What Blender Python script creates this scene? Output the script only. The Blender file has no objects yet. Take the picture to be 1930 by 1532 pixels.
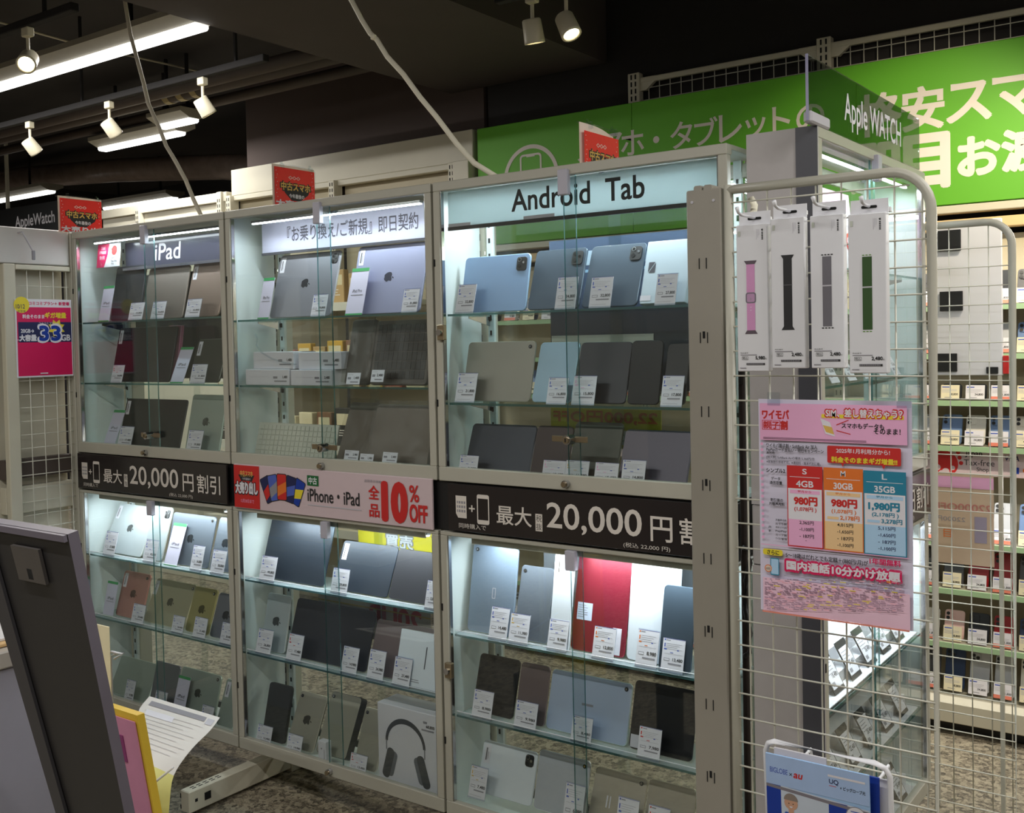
import bpy, bmesh, math, random
from mathutils import Matrix, Vector
random.seed(7)
sc = bpy.context.scene
col = sc.collection
PI = math.pi

# ------------------------------------------------------------------ camera, world, lights, exposure
cam_d = bpy.data.cameras.new('camera')
cam = bpy.data.objects.new('camera', cam_d)
col.objects.link(cam)
sc.camera = cam
YAW, PITCH, ROLL = -.625, .0271, .0208
_cy, _sy = math.cos(YAW), math.sin(YAW)
_f = Vector((_sy * math.cos(PITCH), _cy * math.cos(PITCH), -math.sin(PITCH)))
_r = Vector((_cy, -_sy, 0)); _d = _f.cross(_r)
_r, _d = _r * math.cos(ROLL) + _d * math.sin(ROLL), -_r * math.sin(ROLL) + _d * math.cos(ROLL)
_m = Matrix((_r, -_d, -_f)).transposed().to_4x4()
_m.translation = Vector((3.7188, -2.2877, 1.50))
cam.matrix_world = _m
cam_d.sensor_width = 36
cam_d.sensor_fit = 'HORIZONTAL'
cam_d.lens = 36 * 1980.3 / 1930
cam_d.shift_y = -(766 - 696.2) / 1930
cam_d.clip_start = .05

world = bpy.data.worlds.new('world'); sc.world = world
world.use_nodes = True
world.node_tree.nodes['Background'].inputs[0].default_value = (.10, .095, .09, 1)
world.node_tree.nodes['Background'].inputs[1].default_value = .25
sc.view_settings.view_transform = 'Standard'
sc.view_settings.look = 'None'
sc.view_settings.gamma = 1
sc.view_settings.use_curve_mapping = False
sc.view_settings.exposure = 0.5
try:
    sc.cycles.transparent_max_bounces = 48
    sc.cycles.max_bounces = 10
    sc.cycles.caustics_reflective = False
    sc.cycles.caustics_refractive = False
    sc.cycles.sample_clamp_indirect = 6
except Exception:
    pass

ROOM_LIGHT = 13.0       # watts per metre of ceiling fluorescent
CASE_LIGHT = 1.5        # watts of one LED strip inside a showcase

def area(name, loc, sx, sy, power, color=(1, 1, 1), rot=(0, 0, 0)):
    l = bpy.data.lights.new(name, 'AREA'); l.shape = 'RECTANGLE'; l.size = sx; l.size_y = sy
    l.energy = power; l.color = color
    o = bpy.data.objects.new(name, l); col.objects.link(o); o.location = loc; o.rotation_euler = rot
    return o

# ------------------------------------------------------------------ materials
MATS = {}
def lin(c):
    return tuple((x / 12.92 if x <= .04045 else ((x + .055) / 1.055) ** 2.4) for x in c)
def mat(name, rgb, rough=.5, metal=0., noise=.06, scale=30., bump=0., emit=0., coat=0., spec=.5):
    """rgb in sRGB 0..1; a slight procedural mottling everywhere"""
    if name in MATS: return MATS[name]
    m = bpy.data.materials.new(name); m.use_nodes = True
    nt = m.node_tree; b = nt.nodes['Principled BSDF']
    c = lin(rgb)
    n = nt.nodes.new('ShaderNodeTexNoise'); n.inputs['Scale'].default_value = scale; n.inputs['Detail'].default_value = 3
    tc = nt.nodes.new('ShaderNodeTexCoord'); nt.links.new(tc.outputs['Object'], n.inputs['Vector'])
    mx = nt.nodes.new('ShaderNodeMix'); mx.data_type = 'RGBA'
    mx.inputs['A'].default_value = (*[x * (1 - noise) for x in c], 1)
    mx.inputs['B'].default_value = (*[min(1, x * (1 + noise)) for x in c], 1)
    nt.links.new(n.outputs['Fac'], mx.inputs['Factor'])
    nt.links.new(mx.outputs['Result'], b.inputs['Base Color'])
    b.inputs['Roughness'].default_value = rough
    b.inputs['Metallic'].default_value = metal
    b.inputs['Specular IOR Level'].default_value = spec
    if coat: b.inputs['Coat Weight'].default_value = coat; b.inputs['Coat Roughness'].default_value = .05
    if bump:
        bp = nt.nodes.new('ShaderNodeBump'); bp.inputs['Strength'].default_value = bump; bp.inputs['Distance'].default_value = .01
        nt.links.new(n.outputs['Fac'], bp.inputs['Height']); nt.links.new(bp.outputs['Normal'], b.inputs['Normal'])
    if emit:
        b.inputs['Emission Color'].default_value = (*c, 1); b.inputs['Emission Strength'].default_value = emit
    MATS[name] = m
    return m
def glassmat(name, tint, refl=.04, graze=.55, rough=.0, gloss=(1, 1, 1)):
    if name in MATS: return MATS[name]
    m = bpy.data.materials.new(name); m.use_nodes = True
    nt = m.node_tree; nt.nodes.clear()
    out = nt.nodes.new('ShaderNodeOutputMaterial'); mix = nt.nodes.new('ShaderNodeMixShader')
    tr = nt.nodes.new('ShaderNodeBsdfTransparent'); tr.inputs[0].default_value = (*tint, 1)
    gl = nt.nodes.new('ShaderNodeBsdfGlossy'); gl.inputs['Roughness'].default_value = rough; gl.inputs['Color'].default_value = (*gloss, 1)
    lw = nt.nodes.new('ShaderNodeLayerWeight'); lw.inputs['Blend'].default_value = .5
    pw = nt.nodes.new('ShaderNodeMath'); pw.operation = 'POWER'; pw.inputs[1].default_value = 5
    ma = nt.nodes.new('ShaderNodeMath'); ma.operation = 'MULTIPLY_ADD'; ma.inputs[1].default_value = graze; ma.inputs[2].default_value = refl
    nt.links.new(lw.outputs['Facing'], pw.inputs[0]); nt.links.new(pw.outputs[0], ma.inputs[0])
    nt.links.new(ma.outputs[0], mix.inputs[0]); nt.links.new(tr.outputs[0], mix.inputs[1]); nt.links.new(gl.outputs[0], mix.inputs[2])
    nt.links.new(mix.outputs[0], out.inputs[0])
    MATS[name] = m
    return m
def emis(name, rgb, strength):
    if name in MATS: return MATS[name]
    m = bpy.data.materials.new(name); m.use_nodes = True; nt = m.node_tree; nt.nodes.clear()
    out = nt.nodes.new('ShaderNodeOutputMaterial'); e = nt.nodes.new('ShaderNodeEmission')
    e.inputs[0].default_value = (*rgb, 1); e.inputs[1].default_value = strength
    nt.links.new(e.outputs[0], out.inputs[0]); MATS[name] = m
    return m

M = dict(
 cream=mat('cream_paint', (.78, .76, .69), .45, noise=.05, scale=8),
 creamdark=mat('cream_recess', (.74, .70, .60), .5, noise=.05, scale=6),
 case=mat('case_frame_paint', (.71, .70, .65), .35, noise=.04, scale=12),
 casewhite=mat('case_inner_white', (.86, .90, .90), .45, noise=.03, scale=10),
 steelpost=mat('post_grey_paint', (.585, .565, .525), .45, noise=.05, scale=15),
 wire=mat('wire_enamel', (.80, .79, .74), .35, noise=.03),
 ceiling=mat('ceiling_black_paint', (.20, .185, .18), .9, noise=.3, scale=3, bump=.3),
 beam=mat('beam_dark_brown', (.24, .21, .20), .85, noise=.15, scale=4),
 duct=mat('duct_dark_wrap', (.52, .46, .43), .38, noise=.4, scale=14, bump=.6),
 pipe=mat('pipe_dark', (.30, .26, .24), .6, noise=.15, scale=10),
 pillar=mat('pillar_brown', (.30, .25, .235), .8, noise=.08, scale=3),
 darkwall=mat('partition_black', (.13, .12, .12), .8, noise=.1),
 green=mat('sign_green', (.36, .66, .12), .55, noise=.04, scale=3),
 print_cream=mat('sign_print_white', (.86, .83, .80), .6, noise=.02),
 black=mat('matte_black', (.10, .10, .105), .45, noise=.05),
 pblack=mat('print_black', (.12, .12, .13), .6, noise=.02),
 white=mat('paper_white', (.88, .87, .90), .6, noise=.02),
 bright=mat('plastic_white', (.88, .88, .90), .35, noise=.02),
 lilac=mat('paper_lilac', (.84, .82, .90), .55, noise=.02),
 banddark=mat('band_black_gloss', (.165, .145, .145), .22, noise=.08, scale=5),
 bandpink=mat('band_pink_white', (.82, .74, .76), .4, noise=.02),
 red=mat('pop_red', (.92, .14, .11), .45, noise=.05),
 pred=mat('print_red', (.78, .14, .13), .6, noise=.02),
 crimsonp=mat('poster_crimson', (.84, .10, .36), .4, noise=.08, scale=6),
 navy=mat('print_navy', (.10, .12, .32), .6, noise=.02),
 pblue=mat('print_blue', (.30, .38, .72), .6, noise=.02),
 royal=mat('print_royal_blue', (.06, .22, .62), .5, noise=.04),
 sky=mat('print_sky', (.62, .76, .92), .5, noise=.05),
 yellow=mat('print_yellow', (.90, .82, .20), .55, noise=.03),
 gold=mat('print_gold', (.86, .70, .35), .5, noise=.05),
 orange=mat('print_orange', (.88, .45, .15), .55, noise=.03),
 peach=mat('print_peach', (.93, .78, .58), .6, noise=.02),
 lpink=mat('print_light_pink', (.92, .68, .83), .6, noise=.03),
 lred=mat('print_pale_red', (.96, .72, .78), .6, noise=.02),
 teal=mat('print_teal', (.12, .50, .62), .6, noise=.02),
 lblue=mat('print_light_blue', (.68, .82, .94), .6, noise=.02),
 pgreen=mat('print_green', (.25, .62, .36), .55, noise=.03),
 dgreen=mat('print_dark_green', (.05, .38, .18), .55, noise=.03),
 grey=mat('print_grey', (.55, .54, .57), .6, noise=.02),
 lgrey=mat('print_light_grey', (.74, .73, .76), .6, noise=.02),
 skin=mat('print_skin', (.80, .62, .52), .6, noise=.04),
 hair=mat('print_hair_grey', (.55, .50, .47), .6, noise=.04),
 chrome=mat('chrome', (.75, .75, .76), .15, 1., noise=.02),
 brass=mat('lock_brass', (.62, .56, .46), .3, .8, noise=.05),
 slot=mat('slot_black', (.05, .05, .05), .9, noise=.0),
 cable=mat('cable_white', (.94, .92, .84), .5, noise=.05),
 cablegrey=mat('cable_grey', (.78, .75, .68), .6, noise=.05),
 darkgrey=mat('stripe_dark_grey', (.30, .30, .33), .4, noise=.04),
 fgdark=mat('stand_dark', (.17, .165, .17), .5, noise=.08, scale=4),
 fgedge=mat('stand_edge_mauve', (.42, .40, .45), .5, noise=.05),
 fggrey=mat('counter_lavender_grey', (.60, .59, .64), .5, noise=.03),
 wood=mat('wood_pale', (.80, .66, .46), .5, noise=.15, scale=12),
 folder=mat('folder_yellow', (.86, .72, .22), .45, noise=.08, scale=10),
 tan=mat('poster_tan', (.80, .70, .60), .6, noise=.04),
 pale=mat('print_pale', (.86, .78, .72), .6, noise=.02),
 base=mat('floor_leg_cream', (.82, .80, .73), .4, noise=.04),
 spot=mat('spotlight_white', (.78, .75, .66), .4, noise=.03),
 track=mat('track_black', (.09, .08, .08), .95, noise=.1),
 glass=glassmat('door_glass', (.93, .955, .95), .045, .5),
 acryl=glassmat('acrylic_clear', (.90, .93, .95), .05, .5, .02),
 smoke=glassmat('acrylic_smoked', (.50, .53, .53), .06, .4, .02),
 bag=glassmat('plastic_bag', (.86, .85, .82), .03, .25, .28),
 shelfglass=glassmat('shelf_glass', (.80, .90, .89), .05, .45),
 milky_lit=None,
 gedge=glassmat('glass_edge_teal', (.35, .55, .55), .25, .3, .3, (.55, .85, .85)),
)
TAB = dict(charcoal=(.20,.20,.22), taupe=(.50,.46,.43), bronze=(.50,.42,.37), black=(.12,.12,.13), pink=(.78,.45,.58), olive=(.27,.27,.24),
 sage=(.66,.70,.66), silver=(.74,.77,.78), steel=(.40,.43,.47), rose=(.74,.52,.48), gold=(.68,.65,.54), gold2=(.66,.62,.42), grey=(.48,.48,.51),
 silverdark=(.52,.52,.55), silverblue=(.60,.61,.72), taupedark=(.38,.35,.33), blackblue=(.17,.20,.24), mauve=(.48,.42,.42), white=(.88,.90,.93),
 felt=(.22,.22,.22), beige=(.68,.66,.60), skyblue=(.55,.66,.80), slate=(.27,.32,.37), icewhite=(.76,.82,.86), beigegrey=(.62,.60,.56), iceblue=(.60,.70,.77),
 slatedark=(.26,.27,.31), maroonblack=(.24,.19,.19), purplegrey=(.36,.33,.37), steelblue=(.50,.56,.63), crimson=(.52,.10,.19), paleblue=(.70,.75,.85),
 greywhite=(.72,.73,.76), champagne=(.70,.66,.60), keysilver=(.84,.84,.79))
def milky_lit():
    m = glassmat('tray_acrylic', (.82, .88, .88), .06, .4, .05); nt = m.node_tree
    out = [n for n in nt.nodes if n.type == 'OUTPUT_MATERIAL'][0]; first = out.inputs[0].links[0].from_node
    d = nt.nodes.new('ShaderNodeBsdfDiffuse'); d.inputs[0].default_value = (.75, .82, .82, 1); mx = nt.nodes.new('ShaderNodeMixShader'); mx.inputs[0].default_value = .38  # white diffuse mixed in for the lit, reflecting look of the trays
    nt.links.new(first.outputs[0], mx.inputs[1]); nt.links.new(d.outputs[0], mx.inputs[2]); nt.links.new(mx.outputs[0], out.inputs[0]); return m
M['milky_lit'] = milky_lit()
def tabmat(c):
    if c in ('white', 'icewhite', 'pink', 'greywhite'): return mat('tablet_' + c, TAB[c], .35, 0, .02, coat=.3)
    if c in ('felt', 'taupedark'): return mat('tablet_' + c, TAB[c], .8 if c == 'felt' else .5, 0, .12, 60)
    return mat('tablet_' + c, TAB[c], .42, .35, .02)

# floor: speckled beige stone chips
def floor_mat():
    m = bpy.data.materials.new('floor_speckled_stone'); m.use_nodes = True; nt = m.node_tree; b = nt.nodes['Principled BSDF']
    tc = nt.nodes.new('ShaderNodeTexCoord')
    v = nt.nodes.new('ShaderNodeTexVoronoi'); v.inputs['Scale'].default_value = 70
    n = nt.nodes.new('ShaderNodeTexNoise'); n.inputs['Scale'].default_value = 1.3; n.inputs['Detail'].default_value = 4
    n2 = nt.nodes.new('ShaderNodeTexNoise'); n2.inputs['Scale'].default_value = 160; n2.inputs['Detail'].default_value = 2
    for q in (v, n, n2): nt.links.new(tc.outputs['Object'], q.inputs['Vector'])
    r = nt.nodes.new('ShaderNodeValToRGB')
    cr = r.color_ramp
    cr.elements[0].position = .15; cr.elements[0].color = (*lin((.26, .245, .22)), 1)
    cr.elements[1].position = .75; cr.elements[1].color = (*lin((.71, .67, .58)), 1)
    e = cr.elements.new(.45); e.color = (*lin((.54, .50, .43)), 1)
    sep = nt.nodes.new('ShaderNodeSeparateColor'); nt.links.new(v.outputs['Color'], sep.inputs[0])
    ad = nt.nodes.new('ShaderNodeMath'); ad.operation = 'MULTIPLY_ADD'; ad.inputs[1].default_value = .55
    nt.links.new(sep.outputs[0], ad.inputs[0]); nt.links.new(n2.outputs['Fac'], ad.inputs[2])
    sb = nt.nodes.new('ShaderNodeMath'); sb.operation = 'SUBTRACT'; sb.inputs[1].default_value = .25
    nt.links.new(ad.outputs[0], sb.inputs[0]); nt.links.new(sb.outputs[0], r.inputs[0])
    mx = nt.nodes.new('ShaderNodeMix'); mx.data_type = 'RGBA'; mx.blend_type = 'MULTIPLY'; mx.inputs['Factor'].default_value = .5
    nt.links.new(r.outputs[0], mx.inputs['A']); nt.links.new(n.outputs['Fac'], mx.inputs['B'])
    nt.links.new(mx.outputs['Result'], b.inputs['Base Color']); b.inputs['Roughness'].default_value = .45
    return m
M['floor'] = floor_mat()

# ------------------------------------------------------------------ mesh helpers
def link(name, me, parent=None, loc=(0, 0, 0), rot=(0, 0, 0)):
    o = bpy.data.objects.new(name, me); col.objects.link(o)
    o.location = loc; o.rotation_euler = rot
    if parent: o.parent = parent
    return o
def tag(o, label, cat, group=None):
    o['label'] = label; o['category'] = cat
    if group: o['group'] = group
    return o
def empty(name, loc, label, cat, group=None, rotz=0):
    o = bpy.data.objects.new(name, None); col.objects.link(o); o.location = loc; o.rotation_euler = (0, 0, rotz)
    o.empty_display_size = .05
    return tag(o, label, cat, group)
class B:
    """collects shapes, builds one mesh"""
    def __init__(s): s.v = []; s.f = []; s.m = []; s.mats = []; s.smooth = False
    def mi(s, m):
        if m not in s.mats: s.mats.append(m)
        return s.mats.index(m)
    def add(s, vs, fs, m):
        k = len(s.v); i = s.mi(m); s.v += [tuple(v) for v in vs]
        for f in fs: s.f.append(tuple(k + j for j in f)); s.m.append(i)
        return s
    def box(s, x0, y0, z0, x1, y1, z1, m, c=0.):
        c = min(c, (x1 - x0) * .4, (y1 - y0) * .4, (z1 - z0) * .4)
        if c <= 0:
            vs = [(x, y, z) for z in (z0, z1) for y in (y0, y1) for x in (x0, x1)]
            return s.add(vs, [(0, 2, 3, 1), (4, 5, 7, 6), (0, 1, 5, 4), (2, 6, 7, 3), (0, 4, 6, 2), (1, 3, 7, 5)], m)
        vs = []; fs = []
        idx = {}
        for ix, x in enumerate((x0, x1)):
            for iy, y in enumerate((y0, y1)):
                for iz, z in enumerate((z0, z1)):
                    sx, sy, sz = (1 - 2 * ix), (1 - 2 * iy), (1 - 2 * iz)
                    for ax, p in enumerate(((x, y + sy * c, z + sz * c), (x + sx * c, y, z + sz * c), (x + sx * c, y + sy * c, z))):
                        idx[ix, iy, iz, ax] = len(vs); vs.append(p)
        Q = lambda *k: tuple(idx[q] for q in k)
        for i in (0, 1):
            fs += [Q((i,0,0,0),(i,1,0,0),(i,1,1,0),(i,0,1,0)), Q((0,i,0,1),(1,i,0,1),(1,i,1,1),(0,i,1,1)), Q((0,0,i,2),(1,0,i,2),(1,1,i,2),(0,1,i,2))]
            for j in (0, 1):
                fs += [Q((0,i,j,1),(1,i,j,1),(1,i,j,2),(0,i,j,2)), Q((i,0,j,0),(i,1,j,0),(i,1,j,2),(i,0,j,2)), Q((i,j,0,0),(i,j,1,0),(i,j,1,1),(i,j,0,1))]
                for k in (0, 1): fs.append(Q((i,j,k,0),(i,j,k,1),(i,j,k,2)))
        return s.add(vs, fs, m)
    def tube(s, pts, r, m, seg=8, cap=True):
        pts = [Vector(p) for p in pts]; rings = []; vs = []
        n = len(pts); up = None
        for i, p in enumerate(pts):
            t = (pts[min(i + 1, n - 1)] - pts[max(i - 1, 0)]).normalized()
            if up is None: up = Vector((0, 0, 1)) if abs(t.z) < .9 else Vector((1, 0, 0))
            a = t.cross(up).normalized(); b = t.cross(a).normalized(); up = -b if False else up
            rr = r[i] if isinstance(r, (list, tuple)) else r
            for k in range(seg):
                q = 2 * PI * k / seg
                vs.append(p + a * math.cos(q) * rr + b * math.sin(q) * rr)
        fs = [(i * seg + k, i * seg + (k + 1) % seg, (i + 1) * seg + (k + 1) % seg, (i + 1) * seg + k) for i in range(n - 1) for k in range(seg)]
        if cap: fs += [tuple(range(seg))[::-1], tuple(range((n - 1) * seg, n * seg))]
        s.add(vs, fs, m); return s
    def poly(s, pts, m):
        return s.add(pts, [tuple(range(len(pts)))], m)
    def prism(s, pts, y0, y1, m, edge=None):
        """outline in xz extruded along y"""
        n = len(pts)
        s.add([(x, y0, z) for x, z in pts], [tuple(range(n))], m)
        s.add([(x, y1, z) for x, z in pts], [tuple(range(n))[::-1]], m)
        s.add([(x, y0, z) for x, z in pts] + [(x, y1, z) for x, z in pts], [(i, (i + 1) % n, n + (i + 1) % n, n + i) for i in range(n)], edge or m)
        return s
    def build(s, name, parent=None, loc=(0, 0, 0), rot=(0, 0, 0), smooth=False):
        me = s.mesh(name)
        if smooth:
            for p in me.polygons: p.use_smooth = True
        return link(name, me, parent, loc, rot)
    def mesh(s, name='mesh'):
        me = bpy.data.meshes.new(name); me.from_pydata(s.v, [], s.f)
        for m in s.mats: me.materials.append(m)
        me.polygons.foreach_set('material_index', s.m)
        bm = bmesh.new(); bm.from_mesh(me); bmesh.ops.recalc_face_normals(bm, faces=bm.faces); bm.to_mesh(me); bm.free()
        me.update()
        return me
def rr(w, h, r, x0=0, z0=0, seg=5):
    pts = []
    for cx, cz, a0 in ((x0 + w - r, z0 + r, -90), (x0 + w - r, z0 + h - r, 0), (x0 + r, z0 + h - r, 90), (x0 + r, z0 + r, 180)):
        for k in range(seg + 1):
            a = math.radians(a0 + 90 * k / seg); pts.append((cx + r * math.cos(a), cz + r * math.sin(a)))
    return pts
def circ(cx, cz, r, n=16, a0=0, a1=360):
    return [(cx + r * math.cos(math.radians(a0 + (a1 - a0) * k / n)), cz + r * math.sin(math.radians(a0 + (a1 - a0) * k / n))) for k in range(n + (0 if a1 - a0 == 360 else 1))]
def slab_into(b, w, h, t, r, m, edge=None, x0=0, z0=0, y0=0, c=.0015):
    P0 = rr(w - 2 * c, h - 2 * c, max(r - c, .0005), x0 + c, z0 + c); P1 = rr(w, h, r, x0, z0); n = len(P0); e = edge or m
    b.add([(x, y0, z) for x, z in P0], [tuple(range(n))], m)
    b.add([(x, y0 + t, z) for x, z in P0], [tuple(range(n))[::-1]], m)
    rings = [(P0, y0), (P1, y0 + c), (P1, y0 + t - c), (P0, y0 + t)]
    vs = [(x, y, z) for P, y in rings for x, z in P]
    b.add(vs, [(k * n + i, k * n + (i + 1) % n, (k + 1) * n + (i + 1) % n, (k + 1) * n + i) for k in range(3) for i in range(n)], e)
    return b

# flat print: lettering and shapes lying on a panel's front (local x right, z up, facing -y)
_tc = {}
def textmesh(body, bold=0.):
    k = (body, bold)
    if k not in _tc:
        c = bpy.data.curves.new('lettering', 'FONT'); c.body = body; c.size = 1.; c.resolution_u = 4; c.offset = bold
        o = bpy.data.objects.new('lettering', c); col.objects.link(o)
        dg = bpy.context.evaluated_depsgraph_get(); dg.update()
        me = bpy.data.meshes.new_from_object(o.evaluated_get(dg))
        vs = [tuple(v.co) for v in me.vertices]; fs = [tuple(p.vertices) for p in me.polygons]
        bpy.data.objects.remove(o); bpy.data.curves.remove(c); bpy.data.meshes.remove(me)
        xs = [v[0] for v in vs] or [0, 1]; ys = [v[1] for v in vs] or [0, 1]
        _tc[k] = (vs, fs, min(xs), max(xs), min(ys), max(ys))
    return _tc[k]
class Print(B):
    def __init__(s, y=-.0006): super().__init__(); s.y = y; s.k = 0
    def ly(s): s.k += 1; return s.y - s.k * .000012
    def rect(s, x0, z0, x1, z1, m):
        y = s.ly(); return s.add([(x0, y, z0), (x1, y, z0), (x1, y, z1), (x0, y, z1)], [(0, 1, 2, 3)], m)
    def shape(s, pts, m):
        y = s.ly(); return s.add([(x, y, z) for x, z in pts], [tuple(range(len(pts)))], m)
    def ring(s, pts, pts2, m):
        y = s.ly(); n = len(pts); return s.add([(x, y, z) for x, z in pts] + [(x, y, z) for x, z in pts2], [(i, (i + 1) % n, n + (i + 1) % n, n + i) for i in range(n)], m)
    def text(s, body, x, z, h, m, w=None, bold=0., mirror=False, slant=0., rot=0., anchor='l'):
        """x = left edge (or centre / right), z = bottom of the glyph box, h = glyph box height, w = forced width"""
        if bold > .015:
            k = 0
            e_ = (bold - .006) * h
            ring = 4 if bold < .05 else 8
            for q in range(ring):
                s.text(body, x + e_ * math.cos(2 * PI * q / ring + .78), z + e_ * math.sin(2 * PI * q / ring + .78), h, m, w, .006, mirror, slant, rot, anchor)
            bold = .006
        vs, fs, a, b, c, d = textmesh(body, bold)
        sc_ = h / max(d - c, 1e-6); sx = sc_ if w is None else w / max(b - a, 1e-6); W = (b - a) * sx
        x0 = x - (W / 2 if anchor == 'c' else W if anchor == 'r' else 0)
        y = s.ly(); out = []
        for v in vs:
            px = (v[0] - a) * sx; pz = (v[1] - c) * sc_
            if mirror: px = W - px
            px += slant * pz
            if rot: px, pz = px * math.cos(rot) - pz * math.sin(rot), px * math.sin(rot) + pz * math.cos(rot)
            out.append((x0 + px, y, z + pz))
        return s.add(out, fs, m)
    def lines(s, x, z, w, n, pitch, h, m, seed=1):
        r = random.Random(seed)
        for i in range(n):
            s.rect(x, z - i * pitch, x + w * (.55 + .45 * r.random()), z - i * pitch + h, m)
    def mesh(s, name='mesh'):
        me = bpy.data.meshes.new(name); me.from_pydata(s.v, [], s.f)
        for m in s.mats: me.materials.append(m)
        me.polygons.foreach_set('material_index', s.m); me.update()
        return me
APPLE0 = [(0, -.30), (.10, -.36), (.22, -.42), (.32, -.36), (.44, -.18), (.47, -.04), (.37, .04), (.33, .14), (.35, .25), (.42, .33), (.30, .42), (.16, .42), (.02, .36), (-.12, .42), (-.28, .40), (-.40, .28), (-.45, .10), (-.42, -.10), (-.34, -.28), (-.22, -.42), (-.12, -.42)]
APPLE = [(0, -.46), (.14, -.50), (.27, -.44), (.40, -.24), (.45, -.10), (.35, -.02), (.31, .10), (.34, .22), (.42, .30), (.30, .41), (.14, .41), (0, .35), (-.14, .41), (-.30, .40), (-.42, .28), (-.46, .08), (-.42, -.14), (-.33, -.34), (-.22, -.47), (-.12, -.49)]
def logo(p, cx, cz, s, m, up=False):
    r_ = (lambda x, z: (cx + x * s, cz + z * s)) if up else (lambda x, z: (cx + z * s, cz - x * s))
    p.shape([r_(x, z) for x, z in APPLE], m)
    p.shape([r_(*q) for q in ((-.02, .44), (0, .56), (.10, .66), (.16, .68), (.14, .56), (.06, .46))], m)
def struct(o): o['kind'] = 'structure'; return o

# ------------------------------------------------------------------ room shell
def shell(name, *boxes, m):
    b = B()
    for q in boxes: b.box(*q, m)
    return struct(b.build(name))
shell('floor', (-6.6, -4.6, -.1, 5.3, 4.7, 0), m=M['floor'])
shell('ceiling', (-6.6, -4.6, 3.2, 5.3, 4.7, 3.3), m=M['ceiling'])
wallm = mat('wall_dim_cream', (.50, .47, .42), .7, noise=.05, scale=2)
shell('wall_back', (-6.6, 4.6, 0, 5.3, 4.7, 3.2), m=M['darkwall'])
shell('wall_left', (-6.7, -4.6, 0, -6.6, 4.7, 3.2), m=M['darkwall'])
shell('wall_right', (5.3, -4.6, 0, 5.4, 4.7, 3.2), m=wallm)
shell('wall_front', (-6.6, -4.7, 0, 5.3, -4.6, 3.2), m=wallm)
shell('wall_partition', (.42, 2.12, 0, 5.3, 2.2, 3.2), m=M['darkwall'])
shell('wall_pillar', (-1.46, 2.11, 2.40, .40, 2.6, 3.2), m=M['pillar'])
# ceiling beam across the aisle, with its flank
shell('trim_1', (.19, -4.6, 2.82, 1.15, 2.10, 3.2), m=M['beam'])
# ------------------------------------------------------------------ ceiling: fluorescent battens, spotlights, tracks, ducts
LAMPW = emis('lamp_diffuser', (1.0, .99, .93), 3.2)
REFL = mat('lamp_reflector_grey', (.62, .60, .55), .5)
def batten(x0, x1, y, label, z=2.80, w=.20, power=True):
    L = x1 - x0
    t = empty('fluorescent_batten', (x0, y, z), label, 'ceiling light', 'fluorescent battens')
    b = B()
    prof = [(-w / 2, .05), (-.035, .02), (.035, .02), (w / 2, .05), (w / 2, .075), (-w / 2, .075)]
    n = len(prof)
    b.add([(0, a, c) for a, c in prof] + [(L, a, c) for a, c in prof], [(i, (i + 1) % n, n + (i + 1) % n, n + i) for i in range(n)] + [tuple(range(n)), tuple(range(n, 2 * n))], REFL)
    b.build('reflector', t)
    pr = [(-.034, .02), (-.034, .008), (-.026, -.002), (.026, -.002), (.034, .008), (.034, .02)]
    n = len(pr); d = B()
    d.add([(.01, a, c) for a, c in pr] + [(L - .01, a, c) for a, c in pr], [(i, (i + 1) % n, n + (i + 1) % n, n + i) for i in range(n)] + [tuple(range(n)), tuple(range(n, 2 * n))], LAMPW)
    d.build('diffuser', t)
    for k in (.2, .8):
        b = B(); b.tube([(L * k, 0, .07), (L * k, 0, 3.2 - z)], .012, M['track'], 6); b.build('hanger_rod', t)
    if power:
        area('lamp_glow', ((x0 + x1) / 2, y, z - .008), L, .05, ROOM_LIGHT * L, (1, .975, .93))
batten(-2.25, .19, .50, 'long bright batten crossing above the first showcases')
batten(-2.5, -1.66, 1.78, 'shorter batten hanging beyond the spotlights')
batten(-6.1, -4.42, 2.57, 'distant batten above the black sign')
batten(-1.62, -1.30, 1.60, 'short batten behind the wrapped pipes')
batten(-5.2, -4.0, .55, 'unseen batten added to light the black hanging sign')  # out of view, added to brighten the black sign
batten(-5.1, -4.05, 3.5, 'distant batten behind the red flag')
for i, (x0, y) in enumerate(((-2.6, -2.1), (.6, -2.1), (2.7, -2.1), (-2.6, -3.8), (1.4, -3.8), (3.75, -.55), (3.75, .75))):  # out of view, added to light the foreground, flags and signs
    batten(x0, x0 + 1.25, y, f'unseen batten added over the aisle for light, {("first", "second", "third", "fourth", "fifth", "sixth", "seventh")[i]} of seven', power=True)
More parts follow.
